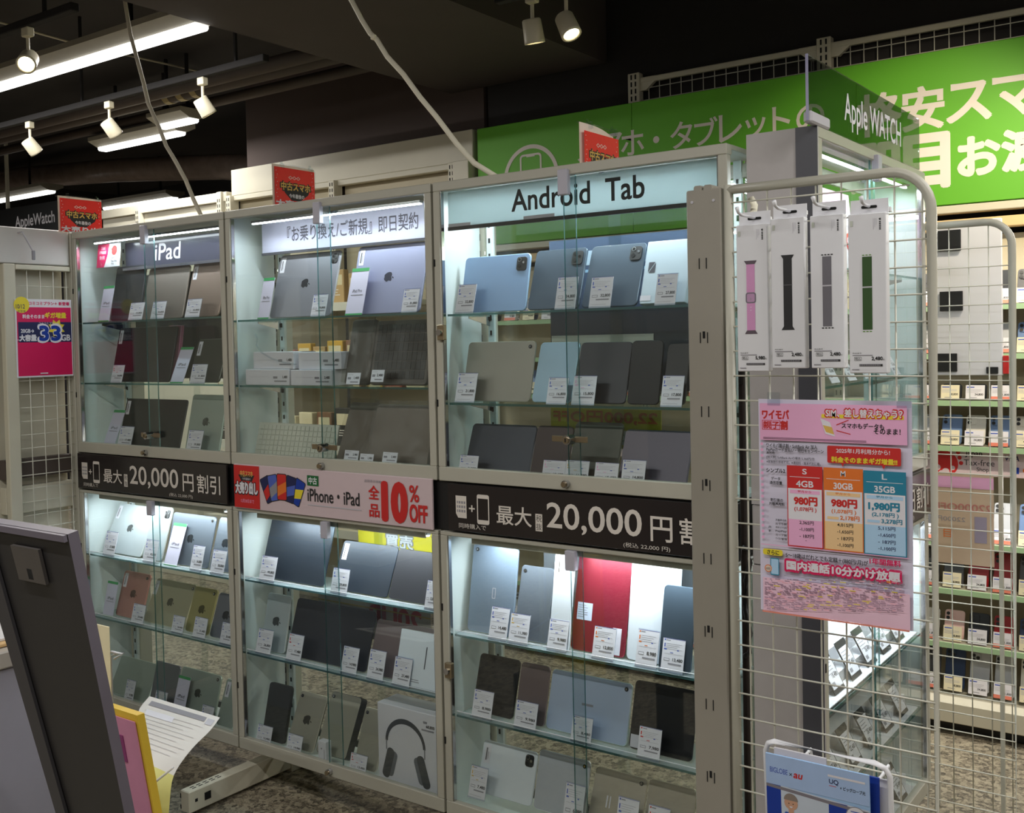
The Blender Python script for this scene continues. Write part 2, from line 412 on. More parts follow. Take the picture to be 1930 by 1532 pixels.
# aisle light between the green sign and the showcases comes from spotlights on the track
def track(x0, x1, y, label):
    b = B(); b.box(x0, y - .018, 2.735, x1, y + .018, 2.765, M['track'], .003)
    for x in (x0 + .2, (x0 + x1) / 2, x1 - .2): b.box(x - .006, y - .006, 2.76, x + .006, y + .006, 3.2, M['track'])
    return tag(b.build('lighting_track'), label, 'track', 'lighting tracks')
track(-2.6, .19, .83, 'black track carrying the three far spotlights')
track(1.42, 1.95, .85, 'short black track carrying the pair of spotlights before the partition')
track(2.9, 3.7, .83, 'short black track over the wire stand')
track(-1.6, .19, -.07, 'black track carrying the lit spotlight nearest the viewer')
HOT = emis('spot_lens', (1.0, .86, .55), 14.0)
def spot(x, y, aim, label, lit=True, zt=2.735, drop=.10, power=9.):
    t = empty('spotlight', (x, y, zt), label, 'spotlight', 'track spotlights')
    b = B(); b.box(-.022, -.015, -.035, .022, .015, 0, M['spot'], .003); b.build('adapter', t)
    b = B(); b.tube([(0, 0, -.04), (0, 0, -drop)], .007, M['spot'], 8); b.build('stem', t)
    a = Vector(aim).normalized()
    R = a.to_track_quat('-Z', 'Y').to_euler()
    b = B(); n = 20; prof = [(.030, .042), (.034, .037), (.037, -.034), (.037, -.042), (.030, -.042), (.028, -.034)]
    vs = [(r_ * math.cos(2 * PI * k / n), r_ * math.sin(2 * PI * k / n), z) for r_, z in prof for k in range(n)]
    fs = [(i * n + k, i * n + (k + 1) % n, (i + 1) * n + (k + 1) % n, (i + 1) * n + k) for i in range(len(prof) - 1) for k in range(n)] + [tuple(range(n))[::-1]]
    b.add(vs, fs, M['spot']); c = Vector((0, 0, -drop - .022)) + a * .012
    b.build('lamp_can', t, c, R, True)
    b = B(); b.add([(.029 * math.cos(2 * PI * k / n), .029 * math.sin(2 * PI * k / n), -.035) for k in range(n)], [tuple(range(n))], HOT if lit else M['slot']); b.build('lens', t, c, R)
    if lit:
        l = bpy.data.lights.new('spot_beam', 'SPOT'); l.energy = power; l.spot_size = math.radians(75); l.spot_blend = .6; l.shadow_soft_size = .03; l.color = (1, .86, .62)
        o = bpy.data.objects.new('spot_beam', l); col.objects.link(o); o.location = Vector((x, y, zt)) + c + a * .055; o.rotation_euler = R
    return t
spot(-.131, -.07, (.62, -.55, -.55), 'lit cream spotlight turned to the viewer, in front of the long batten')
spot(-.974, .83, (.05, .65, -.75), 'cream spotlight above the shorter batten', True)
spot(-.245, .83, (.2, .5, -.84), 'cream spotlight beside the wrapped pipes, warm lens rim')
spot(-1.704, .83, (.05, .65, -.75), 'cream spotlight farthest along the track', True)
spot(1.591, .83, (0, .25, -1), 'cream spotlight pointing straight down before the black partition', True)
spot(1.715, .86, (.45, -.12, -.85), 'lit cream spotlight tilted beside the straight one')
# ones out of the picture that light the sign and the goods below it
spot(3.05, .83, (-.3, .8, -.5), 'unseen spotlight added to light the green sign', power=30)
spot(3.45, .83, (-.5, .9, -.9), 'unseen spotlight added to light the shelves under the sign', power=45)

def pipe(pts, r, m, name, label, cat, grp=None, seg=10):
    b = B(); b.tube(pts, r, m, seg); return tag(b.build(name, smooth=True), label, cat, grp)
pipe([(-6.5, 2.85, 3.09), (-5.3, 2.85, 3.05), (-3.9, 2.85, 2.96), (-2.6, 2.85, 2.84), (-2.2, 2.85, 2.78)], .095, M['duct'], 'wrapped_duct', 'thick dark wrapped duct low above the red flag', 'duct', seg=20)
for i, (y, z, r_, l) in enumerate(((1.25, 2.88, .035, 'dark ceiling pipe nearest the long batten'), (1.38, 2.90, .045, 'thicker dark ceiling pipe behind the first'), (1.72, 2.93, .03, 'thin dark pipe fixed along the pillar top'))):
    pipe([(-4.5, y, z), (.19, y, z)], r_, M['pipe'], 'ceiling_pipe', l, 'pipe', 'ceiling pipes')
for k in range(3):
    b = B(); x = -1.25 + k * .12
    b.tube([(x, 1.38, 2.90), (x + .045, 1.38, 2.90)], .049, mat('pipe_tape', (.66, .60, .45), .6), 12)
    tag(b.build('pipe_wrap'), f'pale tape band wrapped round the ceiling pipe, {("first", "second", "third")[k]} of three', 'tape', 'pipe tape bands')
pipe([(-1.4, -.9, 3.19), (-1.35, -.3, 3.13), (-1.45, .1, 3.17), (-1.40, .9, 3.12), (-1.5, 2.0, 3.16)], .006, M['cablegrey'], 'ceiling_wire', 'thin pale wire sagging under the ceiling', 'wire')
pipe([(-.2, -.9, 3.19), (-.25, .0, 3.12), (-.15, .6, 3.15), (-.22, 2.0, 3.10)], .005, M['cablegrey'], 'ceiling_wire', 'thin pale wire beside the long batten', 'wire')

# hanging cables that come down to the showcase tops
pipe([(.165, .15, 3.19), (.172, .15, 2.833), (.20, .15, 2.70), (.237, .15, 2.60), (.275, .15, 2.50), (.30, .15, 2.42), (.361, .15, 2.323), (.40, .15, 2.25), (.45, .15, 2.19), (.509, .15, 2.111), (.555, .15, 2.03), (.60, .15, 1.962)], .0075, M['cablegrey'], 'hanging_cable', 'grey cable falling from the ceiling to the first showcase', 'cable', 'hanging cables')
pipe([(1.17, .15, 3.19), (1.20, .15, 2.86), (1.30, .15, 2.68), (1.363, .15, 2.589), (1.405, .15, 2.52), (1.44, .15, 2.47), (1.468, .15, 2.445), (1.51, .15, 2.385), (1.574, .15, 2.321), (1.64, .15, 2.24), (1.70, .15, 2.175), (1.775, .15, 2.086), (1.84, .15, 2.02), (1.93, .15, 1.965)], .008, M['cable'], 'hanging_cable', 'cream cable falling from the ceiling to the lettered white-header showcase', 'cable', 'hanging cables')
b = B(); b.box(-.008, -.008, -.008, .008, .008, .008, M['cable'], .003); tag(b.build('cable_clip', loc=(1.462, .142, 2.452)), 'small cream clip on the falling cream cable', 'clip')

# ------------------------------------------------------------------ green sign on the partition
sg = empty('green_sign', (.436, 2.0, 1.99), 'long green shop sign with white Japanese lettering below the wire rail', 'sign')
for x0, x1 in ((0, .897), (.899, 3.0), (3.002, 4.8)):
    b = B(); b.box(x0, 0, 0, x1, .05, .595, M['green'], .002); b.build('sign_board', sg)
p = Print(-.001)
G = M['print_cream']
for i, ch in enumerate('スマホ'): p.text(ch, .665 + i * .118, .355, .115, G, anchor='c', bold=.012)
p.shape(circ(1.024, .41, .016), G)
for i, (ch, x, h) in enumerate((('タ', 1.15, .12), ('ブ', 1.27, .12), ('レ', 1.385, .12), ('ッ', 1.50, .09), ('ト', 1.615, .12), ('の', 1.74, .11))): p.text(ch, x, .355 + (.0), h, G, anchor='c', bold=.012)
for i, ch in enumerate('格安スマホ'): p.text(ch, 2.02 + i * .168, .30 if ch not in 'スマ' else .31, .165 if ch not in 'スマ' else .145, G, anchor='c', bold=.035)
for ch, x, h in (('即', 2.00, .19), ('目', 2.20, .20), ('お', 2.39, .14), ('渡', 2.55, .15), ('し', 2.70, .14)): p.text(ch, x, .075 if h > .18 else .105, h, G, anchor='c', bold=.05)
p.ring(circ(.33, .31, .165, 40, -20, 200), circ(.33, .31, .145, 40, -20, 200), G) if False else None
n = 36
o1 = circ(.33, .31, .165, n, -30, 210); o2 = circ(.33, .31, .145, n, -30, 210)
y = p.ly(); p.add([(x, y, z) for x, z in o1] + [(x, y, z) for x, z in o2], [(i, i + 1, n + 2 + i, n + 1 + i) for i in range(n)], G)
ph = rr(.13, .22, .02, .265, .21); ph2 = rr(.11, .20, .012, .275, .22); p.ring(ph, ph2, G)
p.rect(.305, .415, .355, .421, G)
p.text('R', .30, .25, .085, G, bold=.05)
p.build('lettering', sg)
b = B(); b.box(0, -.01, -.035, 4.8, .05, -.005, M['cream'], .003); b.build('lower_trim', sg)
b = B(); b.box(0, -.01, -.10, 4.8, .05, -.06, mat('warm_trim', (.86, .74, .55), .5), .003); b.build('warm_trim_strip', sg)

# wire rail above the sign
def wirebar(name, parent, length, r, vertical, me_cache={}):
    k = (round(length, 3), r, vertical)
    if k not in me_cache:
        b = B(); b.tube([(0, 0, 0), (0, 0, length) if vertical else (length, 0, 0)], r, M['wire'], 6); me_cache[k] = b.mesh('wire')
        for q in me_cache[k].polygons: q.use_smooth = True
    return link(name, me_cache[k], parent)
rl = empty('wire_rail', (1.315, 2.078, 2.52), 'cream rail with wire grid standing on top of the green sign', 'rail')
for x in (0, .9, 1.8, 2.7):
    b = B(); b.box(x - .03, -.02, 0, x + .03, .02, .215, M['cream'], .002)
    for s_ in (-.011, .011):
        for k in range(6): b.box(x + s_ - .0035, -.0215, .02 + k * .033, x + s_ + .0035, -.0195, .042 + k * .033, M['slot'])
    b.build('slotted_post', rl)
b = B(); b.box(.03, -.012, .165, 3.6, .012, .19, M['cream'], .004); b.build('top_rail', rl)
for x in (0, .9, 1.8, 2.7):
    for s_ in ((1,) if x == 0 else (1, -1)):
        b = B(); b.prism([(x + s_ * .03, .19), (x + s_ * .03, .13), (x + s_ * .06, .13), (x + s_ * .11, .17), (x + s_ * .11, .19)], -.01, .01, M['cream']); b.build('corner_bracket', rl)
k = .07
while k < 3.6:
    w = wirebar('wire', rl, .17, .0022, True); w.location = (k, 0, 0); k += .055
for z in (.03, .085, .14):
    w = wirebar('wire', rl, 3.55, .0022, False); w.location = (.03, -.003, z)

# ------------------------------------------------------------------ cream gondola wall left of the sign
def slots(b, x, z0, z1, y, step=.033):
    z = z0
    while z < z1:
        for s_ in (-.009, .009): b.box(x + s_ - .003, y - .001, z, x + s_ + .003, y + .001, z + .02, M['slot'])
        z += step
gw = empty('gondola_wall', (0, 2.0, 0), 'tall cream gondola wall with slotted posts below the brown pillar', 'shelf unit')
b = B(); b.box(-1.485, .0, 2.43, .405, .10, 2.59, M['cream'], .003); b.build('top_panel', gw)
b = B(); b.box(.30, -.04, 0, .405, .10, 2.43, M['cream'], .003); b.build('end_panel', gw)
for x0, x1 in ((-1.48, -.61), (-.57, .27)):
    b = B(); b.box(x0, .06, 0, x1, .08, 2.43, M['creamdark'], .002); b.build('back_panel', gw)
    b = B(); b.box(x0, .0, 2.40, x1, .04, 2.43, M['cream'], .003); b.build('rail', gw)
    b = B(); b.box(x0 + .03, .02, 2.25, x1 - .03, .04, 2.28, M['cream'], .003); b.build('rail', gw)
for x in (-1.485, -.59, .285):
    b = B(); b.box(x - .022, -.03, 0, x + .022, .04, 2.43, M['cream'], .003); slots(b, x, 2.0, 2.42, -.03); b.build('slotted_post', gw)
g2 = empty('gondola_wall', (0, 2.0, 0), 'lower cream gondola wall beside the red flag of the first showcase', 'shelf unit')
b = B(); b.box(-2.85, .0, 0, -1.51, .06, 2.40, M['cream'], .003); b.build('back_panel', g2)
b = B(); b.box(-2.85, -.02, 2.40, -1.51, .06, 2.46, M['cream'], .004); b.build('top_rail', g2)
for x in (-2.4, -1.56):
    b = B(); b.box(x - .022, -.04, 0, x + .022, .0, 2.46, M['cream'], .003); slots(b, x, 2.0, 2.4, -.04); b.build('slotted_post', g2)
# shelves with packets, seen through the first two showcases
pk = [mat('packet_' + n_, c_, .45, noise=.1) for n_, c_ in (('brown', (.52, .36, .26)), ('tan', (.72, .60, .42)), ('cream', (.85, .80, .66)), ('red', (.62, .22, .18)), ('grey', (.45, .43, .42)), ('rose', (.72, .50, .48)), ('black', (.16, .15, .15)), ('amber', (.78, .62, .25)))]
ORD = ['first', 'second', 'third', 'fourth', 'fifth', 'sixth', 'seventh', 'eighth', 'ninth', 'tenth', 'eleventh', 'twelfth', 'thirteenth', 'fourteenth', 'fifteenth', 'sixteenth', 'seventeenth']
pn = ['brown', 'tan', 'cream', 'red', 'grey', 'rose', 'black', 'amber']
for si, (z, x0, x1) in enumerate(((1.72, -1.45, .26), (1.34, -1.45, .26), (.95, -1.45, .26), (.5, -1.45, .26))):
    b = B(); b.box(x0, 1.72, z - .025, x1, 2.0, z, M['cream'], .003); b.box(x0, 1.715, z - .04, x1, 1.72, z + .005, M['wire'])
    tag(b.build('wall_shelf'), f'cream shelf of packets on the gondola wall, {("top", "second", "third", "lowest")[si]} of four', 'shelf', 'gondola wall shelves')
    x = x0 + .06; j = 0
    while x < x1 - .12:
        w = random.uniform(.09, .13); h = random.uniform(.13, .21); c = random.randrange(8)
        e = empty('packet', (x, 1.78, z), f'{pn[c]} packet, {ORD[j]} from the outer end of the {("top", "second", "third", "lowest")[si]} gondola wall shelf', 'packet', 'packets on the gondola wall')
        b = B(); b.box(0, 0, 0, w, .04, h, pk[c], .003); b.build('carton', e)
        q = Print(); q.rect(.012, h * .55, w - .012, h * .85, pk[2]); q.lines(.014, h * .4, w - .03, 3, .014, .005, M['print_cream'], j); q.build('printed_label', e)
        x += w + random.uniform(.015, .05); j += 1

# ------------------------------------------------------------------ phone gondola below the green sign
gb = empty('phone_gondola', (0, 0, 0), 'cream shelving full of phones under the green sign', 'shelf unit')
b = B(); b.box(.46, 2.06, .04, 5.0, 2.10, 1.87, M['creamdark'], .002); b.build('back_panel', gb)
b = B(); b.box(.46, 1.78, .05, 5.0, 2.06, .125, M['cream'], .003); b.build('bottom_deck', gb)
b = B(); b.box(.46, 1.84, .0, 5.0, 2.06, .05, M['black'], .003); b.build('plinth', gb)
for x in (.48, 1.38, 2.28, 3.18, 4.08):
    b = B(); b.box(x - .02, 2.0, .05, x + .02, 2.06, 1.87, M['cream'], .002); slots(b, x, .15, 1.9, 2.0, .05); b.build('slotted_post', gb)
ROWS = [(1.60, 'top'), (1.42, 'second'), (1.245, 'third'), (1.075, 'fourth'), (.715, 'fifth'), (.535, 'sixth'), (.33, 'seventh'), (.14, 'lowest')]
for z, nm in ROWS[:-1]:
    b = B(); b.box(.50, 1.86, z - .014, 4.9, 2.06, z - .004, M['cream'], .002); b.box(.50, 1.853, z - .022, 4.9, 1.86, z - .002, mat('shelf_strip_green', (.62, .74, .58), .4)); b.build('shelf_board', gb)
b = B(); b.box(.5, 1.90, .96, 4.9, 1.905, 1.06, M['bandpink']); hb = b.build('header_strip', gb)
b = B(); b.box(.5, 1.895, 1.055, 4.9, 1.91, 1.064, M['black']); b.build('header_edge', gb)
p = Print(1.8995)
p.shape(circ(2.715, 1.0, .05, 24), M['pred'])
for a_, b_ in ((2.77, 1.025), (2.775, 1.005), (2.765, 1.045)): p.shape(circ(a_, b_, .008, 8), M['pred'])
for a_, b_, c_ in ((2.69, .985, .012), (2.72, .97, .014), (2.745, .985, .009), (2.705, .965, .01)): p.shape(circ(a_, b_, c_, 10), M['bandpink'])
p.text('Japan.', 2.79, 1.028, .026, M['pblack'], bold=.02); p.text('Tax-free', 2.785, .998, .022, M['pblack']); p.text('Shop', 2.83, .972, .02, M['pblack'])
p.text('VISA', 2.925, 1.022, .018, M['navy'], bold=.02, slant=.15)
p.rect(2.945, .975, 2.975, .998, M['royal']); p.shape(circ(2.995, .988, .008), M['orange']); p.shape(circ(3.005, .988, .008), M['pred'])
p.text('PayPay', 3.03, 1.02, .02, M['pred'], bold=.02)
p.build('lettering', gb)
PH = {'blue': (.42, .52, .68), 'white': (.88, .86, .82), 'silver': (.72, .73, .75), 'pink': (.90, .76, .73), 'black': (.15, .16, .18), 'red': (.60, .12, .14), 'navy': (.18, .24, .36), 'graphite': (.32, .32, .33)}
_ph = {}
def phone(x, z, c, lab, y=1.90, w=.072, h=.115, cams=2, lean=.30):
    k = (c, w, h, cams)
    if k not in _ph:
        pm = mat('phone_' + c, PH[c], .3, .1, .02)
        b = B(); slab_into(b, w, h, .008, .011, pm, M['chrome'] if c in ('white', 'silver') else pm)
        m1 = b.mesh('body'); b = B()
        slab_into(b, .032, .034, .003, .008, pm, None, .005, h - .040, -.003, .0008)
        for (a_, c_) in ((.013, h - .015), (.013, h - .031), (.028, h - .023))[:cams]: b.prism(circ(a_, c_, .0065, 10), -.0055, -.002, M['black'])
        m2 = b.mesh('camera_bump'); _ph[k] = (m1, m2)
    e = empty('phone', (x, y, z + .001), lab, 'phone', 'phones on the gondola'); e.rotation_euler = (-lean, 0, 0)
    link('body', _ph[k][0], e); link('camera_bump', _ph[k][1], e)
    return e
_pc = {}
def pcard(x, z, lab, y=1.875, w=.066, h=.058, kind=0, lean=.2):
    k = (w, h, kind)
    if k not in _pc:
        b = B(); b.box(0, 0, 0, w, .0015, h, M['white'] if kind < 2 else mat('card_warm', (.90, .86, .74), .5)); m1 = b.mesh('card')
        q = Print(); q.rect(.004, h - .010, .03, h - .006, M['pblue']); q.lines(.004, h - .018, w - .012, 3, .005, .0015, M['lgrey'], kind); q.text('%d,800' % (34 + kind * 7), w - .005, .015, .009, M['pblack'], anchor='r', bold=.02); q.lines(.014, .007, w - .024, 1, .004, .002, M['grey'])
        if kind == 1: q.rect(.0, -.0, w, .013, mat('card_red_strip', (.88, .50, .42), .5))
        _pc[k] = (m1, q.mesh('print'))
    e = empty('price_card', (x, y, z + .001), lab, 'price card', 'price cards on the gondola'); e.rotation_euler = (-lean, 0, 0)
    link('card', _pc[k][0], e); link('print', _pc[k][1], e)
rown = {z: n_ for z, n_ in ROWS}
def fill(z, xs, cols, cards=True, phones=True, h=.115, cams=2, pitch=.088, place=''):
    for i, x in enumerate(xs):
        c = cols[i % len(cols)]
        if phones: phone(x, z, c, f'{c} phone, {ORD[i]} along the {rown[z]} shelf under the green sign, {place}', cams=cams, h=h)
        if cards: pcard(x + .004, z, f'price card, {ORD[i]} along the {rown[z]} shelf under the green sign, {place}', kind=i % 3, h=.055 if phones else .062)
R1 = [2.53 + .088 * k for k in range(9)]
fill(1.60, R1, ['black', 'graphite'], h=.13, place='wire screen end')
fill(1.42, R1, ['blue', 'silver', 'blue'], place='wire screen end')
fill(1.245, R1, ['black'], h=.06, cams=0, place='wire screen end')
fill(1.075, [2.535 + .0845 * k for k in range(9)], ['white', 'silver', 'blue', 'white', 'blue', 'white'], cams=2, place='wire screen end')
fill(.715, R1, ['silver', 'graphite', 'blue', 'graphite', 'silver', 'blue', 'white'], h=.15, cams=3, place='wire screen end')
fill(.535, R1, ['red', 'graphite', 'graphite', 'red'], h=.14, place='wire screen end')
fill(.33, R1, ['white', 'white', 'pink', 'black', 'red', 'navy', 'black'], h=.11, place='wire screen end')
fill(.14, R1, ['silver', 'graphite', 'navy', 'silver', 'silver', 'white'], h=.15, cams=3, place='wire screen end')
R2 = [.56 + .11 * k for k in range(11)]
fill(1.60, R2, ['black', 'white', 'navy', 'silver'], place='showcase end')
fill(1.245, R2, ['graphite', 'white', 'blue', 'black'], place='showcase end')
fill(.535, R2, ['white', 'pink', 'silver'], place='showcase end')
fill(.14, R2, ['white', 'silver', 'black'], place='showcase end')
GLOWG = (1, .97, .90)
area('gondola_shelf_lamp', (2.9, 1.80, 1.93), 2.4, .03, 9, GLOWG, (math.radians(-20), 0, 0))
area('gondola_shelf_lamp', (2.9, 1.84, .945), 2.4, .02, 5, GLOWG, (math.radians(-25), 0, 0))

# black sign far back
b = B(); b.box(0, 0, 0, 1.05, .03, .25, M['black'], .004)
bs = tag(b.build('hanging_sign', loc=(-4.78, 2.2, 2.39)), 'black hanging sign with white lettering for watches', 'sign')
p = Print(); p.text('AppleWatch', .44, .06, .115, M['white'], w=.56, bold=.02); p.build('lettering', bs)
b = B(); b.box(-.01, -.012, .0, .01, .012, .56, M['wire']); o = b.build('hanger', bs, (.32, .01, .25))
# ------------------------------------------------------------------ glass showcases
LEDM = emis('led_strip', (.90, .96, 1.0), 16.0)
DEPTH = .20
def showcase(name, loc, rotz, z0, z1, shelves, label, group='glass showcases', toprail=.026, botrail=.04, led=True, side='wall', doorlock=None, clasp=True,
             xs=(.449, .496), inner=.03, stripe=False, lip=False, ledz=None, sidelocks=(), power=1., tilt=22, ledy=0., ledx=(.1, .83), backrail=True, blockleft=False, depth=DEPTH, doublefrom=0):
    """local x 0..0.9 along the front, y 0..depth backwards, z up"""
    W = .9
    t = empty(name, (loc[0], loc[1], loc[2] + z0), label, 'showcase', group, rotz)
    H = z1 - z0; C = M['case']
    b = B(); b.box(.004, 0, H - toprail, W - .004, .03, H, C, .002); b.box(.004, .03, H - .012, W - .004, depth, H, C, .001); b.build('top_rail', t)
    b = B(); b.box(.004, 0, 0, W - .004, .02, botrail, C, .002); b.box(.004, .02, 0, W - .004, depth, .012, M['casewhite'], .001); b.build('bottom_rail', t)
    for s_, x in ((0, .004), (1, W - .004 - .024)):
        b = B(); b.box(x, 0, botrail, x + .024, .022, H - toprail, C, .002)
        b.box(x + (.024 if s_ == 0 else -.003), .004, botrail, x + (.027 if s_ == 0 else 0), .016, H - toprail, M['chrome']); b.build('front_post', t)
        b = B(); b.box(x + (.0 if s_ == 0 else .012), .022, .012, x + (.012 if s_ == 0 else .024), depth, H - .012, M['casewhite'] if side == 'wall' or s_ == 0 else M['glass'], .0008)
        b.build('side_panel' if (side == 'wall' or s_ == 0) else 'side_glass', t)
    if stripe:
        b = B(); b.box(-.002, .0, .0, .0035, depth, H, mat('end_panel_grey', (.72, .70, .70), .5)); b.box(-.0045, -.0, 0, -.002, .05, H, M['darkgrey']); b.build('end_panel', t)
    # back frame with keyhole uprights
    for x in (.052, W - .070):
        b = B(); b.box(x, depth - .016, .012, x + .022, depth - .004, H - .012, M['casewhite'], .001)
        k = .05
        while k < H - .05: b.box(x + .008, depth - .0175, k, x + .014, depth - .0155, k + .014, M['slot']); k += .045
        b.build('slotted_upright', t)
    if backrail:
        b = B(); b.box(.03, depth - .012, H - .055, W - .03, depth - .002, H - .02, C, .001); b.build('back_rail', t)
    for x0, x1, yy in ((.04, .50, depth - .009), (.46, W - .04, depth - .004)):
        b = B(); b.box(x0, yy, .014, x1, yy + .003, H - .03, M['glass']); b.build('back_glass', t)
    # sliding front doors: the right one runs in front
    a_, c_ = xs
    for n_, (x0, x1, yy) in enumerate(((.028, c_, .0145), (a_, W - .028, .007))):
        b = B(); b.box(x0, yy, botrail - .008, x1, yy + .004, H - toprail + .006, M['glass'])
        g = b.build('glass_door', t)
        e = B(); ex = x1 if n_ == 0 else x0
        e.box(ex - .0004, yy - .0002, botrail - .006, ex + .0004, yy + .0042, H - toprail, M['gedge']); e.build('glass_edge', g)
    if clasp:
        b = B(); b.box((a_ + c_) / 2 - .022, -.012, H - toprail - .052, (a_ + c_) / 2 + .008, .006, H - .012, mat('clasp_plastic', (.72, .71, .76), .4), .002); b.build('door_clasp', t)
    if doorlock is not None:
        lx, lz = (a_ + c_) / 2 + .002, doorlock
        b = B(); b.box(lx - .062, -.004, lz - .008, lx + .048, .0, lz + .008, M['brass'], .002)
        b.tube([(lx, .0, lz), (lx, -.030, lz)], .013, M['chrome'], 16)
        b.tube([(lx, -.030, lz), (lx, -.034, lz)], .009, M['brass'], 14); b.box(lx - .0015, -.0348, lz - .005, lx + .0015, -.0335, lz + .005, M['slot'])
        b.build('door_lock', t)
    b = B(); b.tube([(.437, 0, .018), (.437, -.014, .018)], .010, M['chrome'], 14); b.tube([(.437, -.014, .018), (.437, -.020, .018)], .007, M['brass'], 12); b.build('rail_lock', t)
    for lz in sidelocks:
        b = B(); b.box(.018, -.012, lz - .022, .042, .004, lz + .022, M['brass'], .002); b.tube([(.03, -.012, lz), (.03, -.020, lz)], .009, M['chrome'], 12); b.build('hinge_lock', t)
    for lz in (H * .25, H * .72):
        b = B(); b.box(.0035, -.0015, lz, .009, .0005, lz + .02, M['slot']); b.build('catch_slot', t)
    for i, z in enumerate(shelves):
        zz = z - z0
        b = B(); b.box(.036, .018, zz - .006, W - .036, depth - .014, zz, M['milky_lit'] if lip else M['shelfglass']); g = b.build('glass_shelf', t)
        b = B(); b.box(.036, .0172, zz - .006, W - .036, .0180, zz, M['gedge']); b.box(.0352, .018, zz - .006, .036, depth - .014, zz, M['gedge']); b.build('shelf_edge', g)
        if lip:
            b = B(); b.box(.04, .014, zz - .004, W - .04, .0165, zz + .012, M['acryl']); b.box(.04, .0135, zz + .0115, W - .04, .017, zz + .0125, M['bright']); b.build('shelf_lip', g)
        for x in (.058, W - .064):
            b = B(); b.prism([(0, 0), (0, -.028), (.10, -.006), (.10, 0)], -.0015, .0015, M['chrome'])
            o = b.build('shelf_bracket', t, (x, depth - .016, zz - .0062), (0, 0, -PI / 2))
    if led and lip:
        lz = z1 - .026 - z0; b = B(); b.box(ledx[0], .022, lz - .006, ledx[1], .0255, lz + .013, C); b.build('led_cover', t)
    if led:
        lz = (ledz if ledz is not None else z1 - (.026 if lip else .046)) - z0
        b = B(); b.box(ledx[0], .030 + ledy, lz, ledx[1], .046 + ledy, lz + .008, M['chrome']); b.build('led_channel', t)
        b = B(); b.box(ledx[0], .034 + ledy, lz - .0035, ledx[1], .041 + ledy, lz - .0002, LEDM); b.build('led_strip', t)
        lw = ledx[1] - ledx[0]
        R_ = Matrix.Rotation(rotz, 4, 'Z')
        p_ = Vector(loc) + R_ @ Vector(((ledx[0] + ledx[1]) / 2, .040 + ledy, z0 + lz - .008))
        area('showcase_led_glow', p_, lw, .012, CASE_LIGHT * power, (.86, .95, 1.0), (Matrix.Rotation(rotz, 4, 'Z') @ Matrix.Rotation(math.radians(tilt), 4, 'X')).to_euler())
    return t
SH = {'1A': 1.604, '1B': 1.374, '1F': 1.13, '1C': 0.716, '1D': 0.478, '1G': 0.168, '2A': 1.588, '2B': 1.371, '2F': 1.122, '2C': 0.722, '2D': 0.476, '2G': 0.168, '3A': 1.579, '3B': 1.329, '3F': 1.122, '3C': 0.67, '3D': 0.438, '3G': 0.205}
showcase('glass_showcase', (0, 0, 0), 0, 1.108, 1.95, [SH['1A'], SH['1B']], 'upper showcase with the tax-free card, at the far end of the row', doorlock=1.190 - 1.108, power=.7, tilt=-12)
showcase('glass_showcase', (.9, 0, 0), 0, 1.108, 1.95, [SH['2A'], SH['2B']], 'upper showcase with white boxes, keyboard and bagged laptops', doorlock=1.184 - 1.108, xs=(.429, .479), power=1.1, tilt=-25)
showcase('glass_showcase', (1.8, 0, 0), 0, 1.108, 1.95, [SH['3A'], SH['3B']], 'upper showcase with the big white lettered header', doorlock=1.243 - 1.108, xs=(.438, .470), side='glass', sidelocks=(.42,), power=1.7, ledz=1.908, ledx=(.06, .84), tilt=-4, ledy=.055)
showcase('glass_showcase', (0, 0, 0), 0, .15, .965, [SH['1C'], SH['1D']], 'lower showcase half hidden by the dark stand', toprail=.012, lip=True, power=1.1, xs=(.449, .480))
showcase('glass_showcase', (.9, 0, 0), 0, .15, .965, [SH['2C'], SH['2D']], 'lower showcase with the boxed headphones', toprail=.012, lip=True, xs=(.425, .478), power=1.15)
showcase('glass_showcase', (1.8, 0, 0), 0, .15, .965, [SH['3C'], SH['3D']], 'lower showcase with the crimson tablet', toprail=.012, lip=True, xs=(.438, .470), side='glass', sidelocks=(.42,), power=1.15)
for a_, b_ in ((0, 0), (.9, 0), (1.8, 0)):
    pass
# dark filler between upper and lower cases
b = B(); b.box(.0, .012, .967, 2.7, .19, 1.106, M['black'], .002)
tag(b.build('filler_rail'), 'black rail filling the gap behind the banner strips', 'rail')

